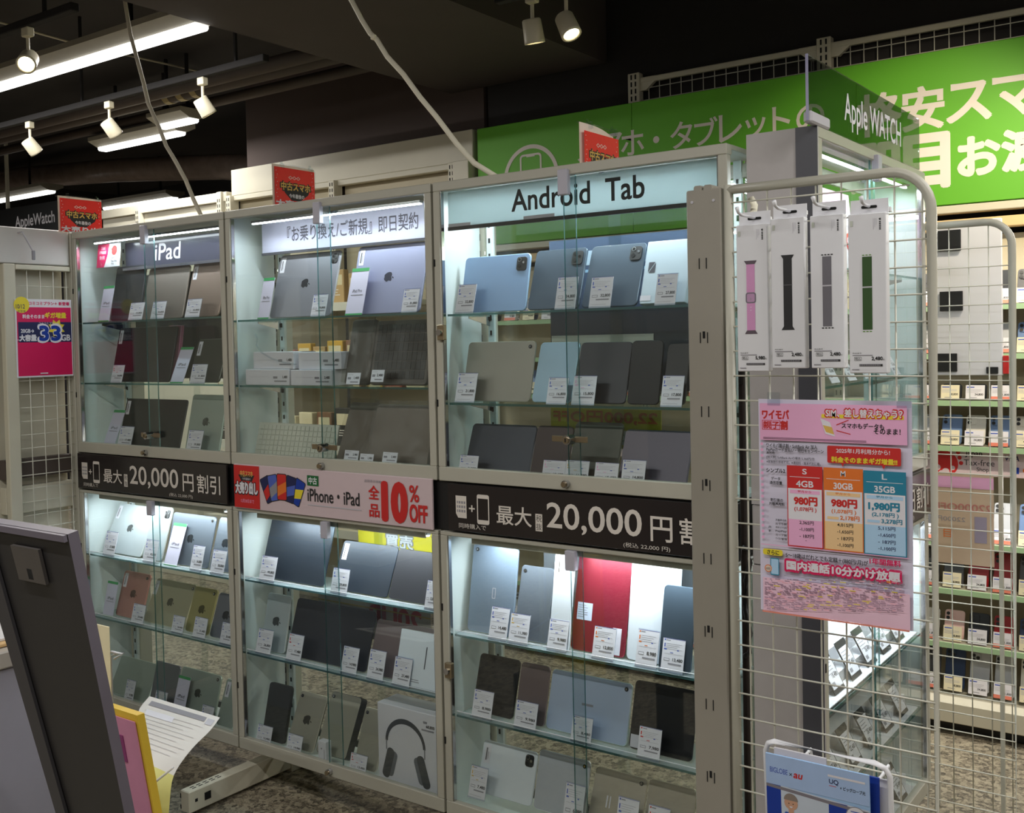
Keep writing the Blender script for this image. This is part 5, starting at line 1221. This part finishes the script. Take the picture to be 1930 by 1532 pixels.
# ------------------------------------------------------------------ pink price poster on the wire panel
W, H = .295, .420
po = empty('price_poster', (2.895, -.312, .955), 'large pink and white price poster with three tariff columns', 'poster')
b = B(); N = 10
vs = [(W * i / N, -.004 * math.sin(PI * i / N) * (j / N) - .006 * (1 - j / N) ** 3 * (.4 + .6 * i / N), H * j / N) for j in range(N + 1) for i in range(N + 1)]
b.add(vs, [(j * (N + 1) + i, j * (N + 1) + i + 1, (j + 1) * (N + 1) + i + 1, (j + 1) * (N + 1) + i) for j in range(N) for i in range(N)], M['lilac']); b.build('sheet', po, smooth=True)
p = Print(-.0075)
def U(x): return (x - 130) / 950 * W
def V(x, y):
    u = (x - 130) / 950; return H * (1 - (y - (75 + 10 * u)) / (1305 + 95 * u))
def R_(x0, y0, x1, y1, m): p.shape([(U(x0), V(x0, y1)), (U(x1), V(x0, y1)), (U(x1), V(x0, y0)), (U(x0), V(x0, y0))], m)
def T_(body, x0, y0, x1, y1, m, bold=.02): p.text(body, U(x0), V(x0, y1), V(x0, y0) - V(x0, y1), m, w=U(x1) - U(x0), bold=bold)
wt = M['white']
R_(148, 100, 1058, 325, M['lpink'])
T_('ワイモバ', 165, 140, 340, 195, M['pred'], .05); R_(163, 203, 283, 262, M['pred']); R_(167, 207, 222, 258, M['lpink']); R_(226, 207, 279, 258, M['lpink']); T_('親子', 170, 210, 278, 255, M['pred'], .04); T_('割', 287, 208, 330, 262, M['pred'], .05)
p.shape([(U(540), V(540, 190)), (U(600), V(600, 215)), (U(632), V(632, 302)), (U(572), V(572, 285))], wt); p.shape([(U(556), V(556, 232)), (U(612), V(612, 245)), (U(626), V(626, 290)), (U(575), V(575, 275))], M['gold'])
R_(548, 165, 1040, 188, M['yellow'])
T_('SIM、差し替えちゃう？', 572, 128, 1035, 185, M['pred'], .11); T_('SIM、差し替えちゃう？', 575, 132, 1032, 182, wt, .035)
T_('スマホもデータも', 672, 218, 925, 250, M['pblack'], .03); T_('そのまま！', 865, 250, 1020, 284, M['pblack'], .03)
p.shape([(U(640), V(640, 228)), (U(715), V(715, 198)), (U(715), V(715, 203)), (U(640), V(640, 234))], M['pred']); p.shape([(U(640), V(640, 262)), (U(726), V(726, 285)), (U(726), V(726, 290)), (U(640), V(640, 268))], M['pred'])
for k in range(2): R_(170, 308 + k * 7, 820, 311 + k * 7, mat('print_fine', (.45, .32, .40), .6))
for k in range(17): p.shape(circ(U(160), V(160, 350 + k * 36), .0032, 10), M['lpink'])
T_('ワイモバ親子割・SoftBank Air 加入', 190, 345, 520, 372, M['pblack']); T_('PayPayカード支払い・発行キャンペーン', 190, 372, 560, 398, M['pblack']); T_('適用時', 190, 396, 245, 412, M['pblack']); T_('[加入例] SoftBank Airの場合 5,368円/月', 190, 422, 500, 442, M['pblack'], .01); T_('※家族割引併用不可。※通話料・端末代別途要。', 190, 450, 540, 468, M['pblack'], .01)
p.shape(rr(U(1022) - U(582), .033, .003, U(582), V(582, 463)), M['crimsonp'] if False else M['pred']); p.shape([(U(665), V(665, 462)), (U(688), V(688, 462)), (U(677), V(677, 487))], M['pred']); p.shape([(U(908), V(908, 470)), (U(935), V(935, 470)), (U(921), V(921, 500))], M['pred'])
T_('2025年1月利用分から!', 638, 372, 958, 402, wt, .02); T_('料金そのままギガ増量!!', 608, 424, 1000, 458, M['yellow'], .05)
T_('シンプル2', 188, 498, 312, 524, M['pblack'], .04); T_('データ', 220, 552, 280, 572, M['pblack'], .03); T_('通信容量', 210, 578, 292, 598, M['pblack'], .03); T_('割引後の', 214, 684, 296, 704, M['pblack'], .03); T_('月額基本料', 204, 708, 306, 728, M['pblack'], .03)
for k, s_ in enumerate(('月額基本料', 'おうち割', '光セット(A)', 'PayPay', 'カード割', 'ワイモバ親子割')): T_(s_, 245, 812 + k * 23, 318, 826 + k * 23, M['pblack'], .02)
T_('内', 200, 855, 216, 870, M['pblack'], .03); T_('訳', 200, 878, 216, 893, M['pblack'], .03)
for x0, x1, yt, yb, c, lc, nm, gb_, a, b1, rows, extra in ((325, 552, 480, 972, 'pred', 'lpink', 'S', '4GB', '980円', '(1,078円 )', ('2,365円', '-1,100円', '- 187円', '-'), None),
        (558, 800, 490, 990, 'orange', 'peach', 'M', '30GB', '980円', '(1,078円 )', ('4,015円', '-1,650円', '- 187円', '-1,100円'), '2,178円'),
        (802, 1052, 505, 1010, 'teal', 'lblue', 'L', '35GB', '1,980円', '(2,178円 )', ('5,115円', '-1,650円', '- 187円', '-1,100円'), '3,278円')):
    R_(x0, yt, x1, yb + 6, M['pred'] if c == 'orange' and False else M[c]); R_(x0 + 6, yt + 140, x1 - 6, yb, wt); R_(x0 + 6, yt + 330, x1 - 6, yb, M[lc])
    w = x1 - x0
    T_(nm, x0 + w * .44, yt + 22, x0 + w * .56, yt + 55, wt, .03); R_(x0 + 18, yt + 68, x1 - 18, yt + 71, wt); T_(gb_, x0 + w * .26, yt + 94, x0 + w * .74, yt + 132, wt, .04)
    R_(x0 + 18, yt + 150, x1 - 18, yt + 172, M[lc]); T_('翌月から', x0 + w * .3, yt + 154, x0 + w * .68, yt + 168, M[c], .02)
    T_(a, x0 + w * (.2 if len(a) < 5 else .12), yt + 192, x0 + w * .84, yt + 242, M[c] if c != 'orange' else M['pred'], .06)
    T_(b1, x0 + w * .2, yt + 254, x0 + w * .82, yt + 284, M[c] if c != 'orange' else M['orange'], .03)
    if extra: R_(x0 + 22, yt + 300, x0 + w * .38, yt + 316, M[lc]); T_(extra, x0 + w * .42, yt + 294, x0 + w * .9, yt + 324, M[c], .04)
    for k, s_ in enumerate(rows): T_(s_, x0 + w * (.34 if s_ != '-' else .5), yt + 340 + k * 41, x0 + w * (.74 if s_ != '-' else .54), yt + (364 if s_ != '-' else 342) + k * 41, M['navy'] if c == 'teal' else M['pblack'], .01)
R_(150, 965, 1065, 970, M['lpink'])
p.shape(rr(U(292) - U(162), .012, .004, U(162), V(162, 1032)), M['yellow']); T_('さらに', 190, 1003, 268, 1030, M['pblack'], .04)
T_('5〜18歳はだれとでも定額＋(880円/月)が', 312, 1018, 825, 1052, M['pblack'], .02); T_('1年間無料', 835, 1040, 1018, 1078, M['crimsonp'], .04)
T_('国内通話10分かけ放題', 312, 1060, 1018, 1130, M['crimsonp'], .14); T_('国内通話10分かけ放題', 318, 1068, 1012, 1122, wt, .05)
p.shape(rr(.018, .034, .002, U(210), V(210, 1158)), M['teal']); p.shape(rr(.015, .030, .001, U(215), V(215, 1152)), M['lblue']); p.shape(circ(U(196), V(196, 1118), .0075, 16), M['orange']); p.shape(circ(U(196), V(196, 1118), .006, 16), M['pale']); T_('10分', 182, 1110, 210, 1126, M['pblack'], .02)
R_(300, 1160, 1015, 1163, M['grey']); R_(420, 1172, 1015, 1175, M['grey'])
R_(160, 1172, 1068, 1378, mat('print_pale_pink', (.93, .78, .86), .6)); 
rnd = random.Random(4); fm = mat('print_fine_grey', (.62, .50, .58), .6)
for k in range(19):
    x = 172
    while x < 1020:
        w = rnd.uniform(6, 40)
        if rnd.random() < .8: R_(x, 1182 + k * 10, min(x + w, 1040), 1187 + k * 10, fm if rnd.random() < .75 else (M['yellow'] if rnd.random() < .3 else M['lred']))
        x += w + rnd.uniform(2, 10)
R_(160, 1374, 1068, 1384, mat('print_salmon', (.90, .55, .48), .6))
p.build('lettering', po)
for x in (.022, .27):
    b = B(); b.box(x, -.0085, H - .012, x + .026, -.008, H + .014, M['acryl']); b.build('clear_tape', po)

# ------------------------------------------------------------------ brochure holder on the wire panel
bh = empty('brochure_holder', (2.945, -.40, .40), 'white wire brochure holder hooked low on the wire panel', 'holder')
b = B(); pts = [(0, .0, 0), (0, -.02, .318), (.006, -.022, .332), (.018, -.023, .338), (.205, -.023, .338), (.222, -.022, .332), (.23, -.02, .318), (.23, 0, 0), (0, 0, 0)]
b.tube(pts, .0052, M['bright'], 10); b.build('frame_wire', bh, smooth=True)
b = B(); b.box(.004, .006, .02, .226, .009, .30, M['bright'], .001); b.box(0, -.055, 0, .23, .009, .006, M['bright'], .001); b.box(-.002, -.06, 0, .0, .009, .10, M['bright'], .0005); b.box(.23, -.06, 0, .232, .009, .10, M['bright'], .0005); b.build('pocket', bh)
b = B(); b.box(0, -.058, 0, .23, -.056, .17, M['acryl']); b.build('clear_front', bh)
for x in (.04, .19):
    b = B(); b.tube([(x, .008, .28), (x, .06, .28), (x, .108, .285), (x, .112, .27)], .003, M['bright'], 8); b.build('hook', bh)
def brochure(loc, w, h, m, label, lean, rotz=0):
    b = B(); b.box(0, 0, 0, w, .004, h, m, .0005); o = tag(b.build('brochure', loc=loc, rot=(lean, 0, rotz)), label, 'brochure', 'brochures in the wire holder'); return o
brochure((3.005, -.409, .412), .150, .298, M['royal'], 'plain royal blue brochure tucked at the back of the wire holder', .03)
brochure((2.962, -.414, .412), .10, .315, M['white'], 'white leaflet edge showing between the two blue brochures', .03)
o = brochure((2.952, -.424, .420), .192, .300, M['sky'], 'pale blue brochure with a smiling person in a blue shirt', .05)
p = Print(); w, h = .2, .3
p.shape([(0, 0), (w - .008, 0), (w - .008, .235), (0, .245)], mat('print_room_white', (.78, .82, .88), .5)); p.rect(0, 0, .028, .243, M['royal']); p.rect(.118, 0, .152, .236, M['royal']); p.rect(.152, 0, w - .008, .232, mat('print_room_tan', (.62, .60, .60), .5))
p.shape([(0, .243), (w - .008, .232), (w - .008, .226), (0, .237)], mat('print_shade', (.50, .48, .52), .5)) ; p.rect(0, .262, w - .008, h, mat('print_pale_blue', (.66, .76, .92), .5)); p.rect(0, .243, w - .008, .262, mat('print_pale_blue', (.66, .76, .92), .5))
p.text('BIGLOBE', .008, .266, .010, M['pblue'], w=.034, bold=.02); p.text('×', .045, .266, .006, M['pblack']); p.text('au', .053, .264, .009, M['pred'], bold=.05, slant=.2)
p.text('UQ', .120, .268, .010, M['navy'], bold=.02); p.rect(.120, .265, .133, .266, M['pred']); p.text('× ビッグローブ光', .140, .262, .007, M['pblack'], w=.045, bold=.02); p.rect(.118, .282, .185, .286, M['white'])
p.shape([(.030, .10), (.022, .17), (.036, .196), (.056, .196), (.074, .165), (.080, .10)], mat('print_shirt_blue', (.22, .38, .72), .5)); p.rect(.043, .10, .052, .192, M['white'])
p.shape([(.062, .185), (.092, .165), (.088, .155), (.06, .170)], mat('print_shirt_blue', (.22, .38, .72), .5)); p.rect(.042, .190, .052, .204, M['skin']); p.shape(circ(.047, .214, .013, 16), M['skin']); p.shape(circ(.047, .219, .0135, 16, 0, 180), M['hair']); p.shape(circ(.043, .213, .0012, 6), M['pblack']); p.shape(circ(.051, .213, .0012, 6), M['pblack']); p.shape(circ(.047, .208, .003, 8, 180, 360), M['white'])
p.shape([(.075, .12), (.115, .13), (.118, .142), (.078, .134)], mat('print_box_grey', (.55, .52, .50), .5))
p.shape(circ(.168, .218, .019, 22), M['grey']); p.shape(circ(.168, .218, .0175, 22), M['white']); p.text('3つの', .158, .214, .008, M['pblack'], w=.02); p.rect(.158, .226, .178, .228, M['pblue'])
p.shape([(.148, .10), (.150, .15), (.165, .175), (.180, .15), (.184, .10)], M['white']); p.shape(circ(.166, .182, .010, 14), M['skin'])
p.build('print', o)

# black cable and dark gap beside the steel post
b = B(); b.box(0, 0, .045, .013, .012, 1.50, mat('cable_cover_brown', (.13, .09, .08), .6), .003)
tag(b.build('cable_duct', loc=(2.818, -.235, 0)), 'dark brown cable duct strip running down beside the steel post', 'duct')
pipe([(2.826, -.24, 1.53), (2.836, -.24, 1.535), (2.842, -.24, 1.515), (2.834, -.24, 1.49), (2.828, -.24, 1.40)], .0055, M['black'], 'power_cable', 'short black cable hook above the dark cable duct', 'cable')
pipe([(2.826, -.24, 1.06), (2.840, -.24, 1.055), (2.842, -.24, 1.03), (2.832, -.24, .99), (2.829, -.24, .93), (2.840, -.24, .88), (2.838, -.24, .84), (2.826, -.24, .83)], .0055, M['black'], 'power_cable', 'black cable loops beside the middle of the dark cable duct', 'cable')
pipe([(2.855, -.262, 1.69), (2.866, -.262, 1.73), (2.872, -.262, 1.765), (2.864, -.262, 1.78)], .007, M['cable'], 'coiled_cable', 'cream cable coil behind the top corner of the wire panel', 'cable')
b = B(); b.box(2.866, -.255, 1.50, 2.893, -.235, 1.72, M['black'], .004); tag(b.build('cable_cover'), 'black cover strip behind the pink band box', 'cover')

# ------------------------------------------------------------------ gondola running towards the viewer on the far side
sg2 = empty('side_gondola', (0, 0, 0), 'cream side gondola with a framed wire panel carrying the crimson poster', 'shelf unit')
b = B(); b.box(-.14, -1.2, .05, -.07, .0, 1.955, M['cream'], .003); b.build('back_panel', sg2)
b = B(); b.box(-.07, -1.2, 1.822, -.006, -.004, 1.955, mat('top_panel_white', (.80, .79, .78), .5, noise=.03), .003); b.build('top_panel', sg2)
b = B(); b.box(-.07, -.27, 1.03, -.03, -.004, 1.10, mat('gap_brown', (.30, .26, .24), .6)); b.box(-.07, -.27, .90, -.03, -.004, 1.0, M['cream'], .002); b.build('cross_rail', sg2)
b = B(); b.box(-.03, -.268, .05, .0, -.222, 1.82, M['cream'], .003); b.build('frame_post', sg2)
b = B(); b.box(-.03, -.222, 1.80, .0, -.006, 1.818, M['cream'], .002); b.build('frame_bar', sg2)
b = B(); b.box(-.055, -.003, .05, .002, .19, 1.95, M['case'], .003); b.build('corner_post', sg2)
for k in range(4):
    w = wirebar('wire', sg2, 1.7, .0018, True); w.location = (-.010, -.175 + .052 * k, .1)
me_h = None
for k in range(33):
    b_ = wirebar('wire', sg2, .216, .0018, False); b_.location = (-.012, -.222, .14 + .05 * k); b_.rotation_euler = (0, 0, PI / 2)
e = empty('crimson_poster', (.002, -.231, 1.402), 'crimson and navy tariff poster on the side gondola wires', 'poster', None, PI / 2)
W, H = .224, .290
b = B(); b.box(0, 0, 0, W, .001, H, M['white']); b.build('sheet', e)
p = Print(); p.rect(.006, .006, W - .004, H - .030, M['crimsonp']); p.shape(circ(.026, H - .022, .030, 20), M['yellow'])
p.text('10/12', .004, H - .036, .016, M['navy'], w=.034, bold=.02); p.text('新登場', .010, H - .05, .009, M['navy'], w=.03); p.text('コミコミプラン＋ 新登場', .054, H - .022, .013, M['crimsonp'], w=.16, bold=.04)
p.text('料金そのまま', .028, H - .072, .015, M['white'], w=.085, bold=.04); p.text('ギガ増量', .115, H - .070, .021, M['yellow'], w=.085, bold=.05)
p.rect(.010, H - .160, W - .004, H - .085, M['navy']); p.text('20GB→', .02, H - .125, .014, M['white'], w=.05, bold=.04); p.text('大容量', .014, H - .155, .023, M['white'], w=.065, bold=.06)
p.shape([(.16 + (.035 if k % 2 else .022) * math.cos(k * PI / 8), H - .108 + (.035 if k % 2 else .022) * math.sin(k * PI / 8)) for k in range(16)], M['yellow'])
p.text('33', .088, H - .158, .062, M['white'], w=.09, bold=.10); p.text('33', .092, H - .154, .054, M['royal'], w=.082, bold=.05); p.text('GB', .178, H - .155, .022, M['white'], w=.036, bold=.05); p.text('コミコミプラン＋', .09, H - .094, .009, M['white'], w=.08)
p.rect(.02, H - .152, .0, H - .150, M['white']); p.lines(.09, .012, .05, 1, .01, .004, M['white'])
p.build('print', e)
b = B(); b.tube([(0, 0, 0), (.03, 0, .0), (.032, .01, -.02), (.03, .04, -.07)], .003, M['lgrey'], 6); b.box(.026, .034, -.10, .034, .046, -.065, M['grey'], .002)
tag(b.build('panel_hook', loc=(-.006, -.205, 1.935)), 'small grey hook on the white top panel of the side gondola', 'hook')

# ------------------------------------------------------------------ foreground: leaning dark stand, counter, leaflets
def quadslab(name, c, t, m, edge, label, cat):
    """c = TL, TR, BR, BL of the front face; t = thickness backwards"""
    tl, tr, br, bl = [Vector(q) for q in c]; nrm = (tr - tl).cross(bl - tl).normalized()
    if nrm.y < 0: nrm = -nrm
    e = empty(name, tuple(bl), label, cat)
    off = -bl
    F = [q + off for q in (tl, tr, br, bl)]; K = [q + nrm * t for q in F]
    b = B(); b.add(F + K, [(0, 1, 2, 3), (7, 6, 5, 4)], m); b.add(F + K, [(0, 1, 5, 4), (1, 2, 6, 5), (2, 3, 7, 6), (3, 0, 4, 7)], edge); b.build('panel', e)
    return e, F, nrm
tl, tr = Vector((1.77, -1.30, 1.190)), Vector((2.076, -1.30, 1.190)); dn = Vector((0, .10 * 1.9, -.50 * 1.9))
br, bl = Vector((2.055, -1.115, .215)), Vector((1.885, -1.115, .215))
st_, F, nrm = quadslab('display_stand', (tl, tr, br, bl), .020, M['fgdark'], M['fgedge'], 'tall dark leaning display stand seen from behind', 'stand')
b = B()
def fr(u, v): 
    a = F[0].lerp(F[1], u); c = F[3].lerp(F[2], u); return a.lerp(c, v) - nrm * .002
def strip(u0, v0, u1, v1, m): b.add([fr(u0, v0), fr(u1, v0), fr(u1, v1), fr(u0, v1)] + [fr(u0, v0) - nrm * .006, fr(u1, v0) - nrm * .006, fr(u1, v1) - nrm * .006, fr(u0, v1) - nrm * .006], [(0, 1, 2, 3), (4, 5, 6, 7), (0, 1, 5, 4), (1, 2, 6, 5), (2, 3, 7, 6), (3, 0, 4, 7)], m)
strip(0, 0, .16, 1, mat('stand_rib', (.24, .235, .25), .5)); b.build('side_rib', st_)
b = B(); strip(.0, 0, 1.0, .012, M['fgedge']); b.build('top_lip', st_)
b = B(); strip(.40, .035, .70, .10, mat('bracket_smoky', (.30, .285, .28), .3)); strip(.52, .075, .575, .095, M['slot']); b.build('hinge_bracket', st_)
b = B(); b.box(-.06, -.10, -.215, .24, .06, -.195, M['fgdark'], .004); b.build('foot_plate', st_)
b = B(); b.box(.02, .03, -.2, .12, .055, .02, M['fgdark'], .003); b.build('stand_stem', st_)

ct = empty('counter', (0, 0, 0), 'lavender grey counter with a pale wooden tray behind the dark stand', 'counter')
b = B(); b.box(.02, -.95, 0, .98, -.60, .655, M['fggrey'], .004); b.build('body', ct)
b = B(); b.box(.01, -.97, .659, 1.0, -.58, .705, mat('counter_top', (.66, .63, .60), .4), .004); b.build('top', ct)
b = B(); b.box(.02, -.93, .707, .96, -.62, .715, M['wood'], .001); b.box(.02, -.93, .715, .015, -.62, .78, M['wood'], .001); b.box(.0, -.63, .715, .96, -.62, .80, M['wood'], .001); b.build('tray', ct)
b = B(); b.box(.3, -.88, .716, .93, -.66, .722, M['bright']); b.box(.3, -.88, .722, .93, -.878, .78, M['bright']); tag(b.build('leaflet_tray'), 'white leaflet tray on the wooden counter tray', 'tray')

b = B(); b.tube([(1.54, -.88, .303), (1.54, -.88, .79), (1.568, -.88, .80), (1.574, -.90, .81), (1.621, -.90, .814), (1.585, -.90, .796)], .003, M['bright'], 6)
tag(b.build('wire_corner', smooth=True), 'white wire corner poking out behind the dark stand', 'wire')
b = B(); b.box(1.50, -.900, .302, 1.566, -.897, .866, mat('leaflet_cream', (.88, .84, .70), .6), .001); tag(b.build('leaflet_stack'), 'cream leaflet stack edge behind the dark stand', 'leaflets')

# yellow folder leaning in the wire holder
fo = empty('yellow_folder', (1.70, -.95, .30), 'thick yellow folder with a pink cover behind the dark stand', 'folder')
def lean_box(b, x0, x1, y0, y1, z0, z1, dx, dy, m):
    vs = []
    for z, k in ((z0, 0), (z1, 1)):
        for y in (y0, y1):
            for x in (x0, x1): vs.append((x - dx * k, y - dy * k, z))
    b.add(vs, [(0, 2, 3, 1), (4, 5, 7, 6), (0, 1, 5, 4), (2, 6, 7, 3), (0, 4, 6, 2), (1, 3, 7, 5)], m)
b = B(); lean_box(b, -.14, .085, .037, .055, 0, .415, .035, .045, M['folder']); b.build('cover', fo)
b = B(); lean_box(b, -.13, .078, .034, .0369, 0, .400, .035, .045, mat('cover_pink', (.78, .52, .64), .5)); b.build('front_sheet', fo)
b = B(); lean_box(b, -.056, .0, -.0016, .0, .30, .36, .005, .0068, mat('cover_violet', (.52, .20, .42), .5)); lean_box(b, .01, .055, .0256, .0270, .06, .09, .0026, .0034, M['navy']); b.build('cover_print', fo)
b = B(); b.box(1.50, -1.02, 0, 1.82, -.72, .30, M['fgdark'], .004); tag(b.build('leaflet_box_stand'), 'dark low box carrying the yellow folder behind the stand', 'stand')

# curling paper sheet
rows = [((1.019, -.42, .468), (1.342, -.42, .467)), ((1.082, -.50, .463), (1.398, -.50, .465)), ((1.198, -.58, .467), (1.446, -.58, .466)), ((1.328, -.66, .466), (1.498, -.66, .463)), ((1.436, -.72, .455), (1.538, -.72, .448)), ((1.506, -.75, .419), (1.564, -.75, .407)), ((1.547, -.77, .345), (1.581, -.77, .345))]
NS = 14; ps = mat('sheet_white', (.86, .84, .82), .6, noise=.02); py_ = mat('sheet_yellow_foot', (.86, .84, .52), .6, noise=.04)
def sheet_pt(u, v):
    f_ = v * (len(rows) - 1); i = min(int(f_), len(rows) - 2); k = f_ - i
    P_ = []
    for side in (0, 1):
        p0 = Vector(rows[max(i - 1, 0)][side]); p1 = Vector(rows[i][side]); p2 = Vector(rows[i + 1][side]); p3 = Vector(rows[min(i + 2, len(rows) - 1)][side])
        P_.append(.5 * ((2 * p1) + (p2 - p0) * k + (2 * p0 - 5 * p1 + 4 * p2 - p3) * k * k + (3 * p1 - p0 - 3 * p2 + p3) * k ** 3))
    return P_[0].lerp(P_[1], u)
b = B(); vs = [sheet_pt(i / 8, j / 20) for j in range(21) for i in range(9)]
b.add(vs, [(j * 9 + i, j * 9 + i + 1, (j + 1) * 9 + i + 1, (j + 1) * 9 + i) for j in range(13) for i in range(8)], ps)
b.add(vs, [(j * 9 + i, j * 9 + i + 1, (j + 1) * 9 + i + 1, (j + 1) * 9 + i) for j in range(13, 20) for i in range(8)], py_)
sh = tag(b.build('paper_sheet', smooth=True), 'curled white form sheet fanning out of the leaflet holder', 'paper')
b = B()
def sq(u0, v0, u1, v1, m): 
    n_ = 6; vs = [sheet_pt(u0 + (u1 - u0) * k / n_, v) + Vector((0, 0, .0012)) for v in (v0, v1) for k in range(n_ + 1)]; b.add(vs, [(k, k + 1, n_ + 2 + k, n_ + 1 + k) for k in range(n_)], m)
sq(.08, .055, .86, .10, M['grey']); sq(.88, .06, .97, .12, M['lgrey'])
for k in range(9): sq(.08, .15 + k * .045, .9 - .1 * (k % 3), .155 + k * .045, mat('print_faint_grey', (.78, .76, .76), .6))
sq(.10, .14, .5, .20, M['white'])
b.build('print', sh)
b = B(); b.tube([(1.50, -.82, .425), (1.554, -.80, .457), (1.65, -.80, .525)], .0028, M['bright'], 8); b.tube([(1.50, -.82, .425), (1.50, -.82, .30)], .0028, M['bright'], 8)
tag(b.build('holder_wire', smooth=True), 'white wire rod crossing in front of the curled sheet', 'wire')
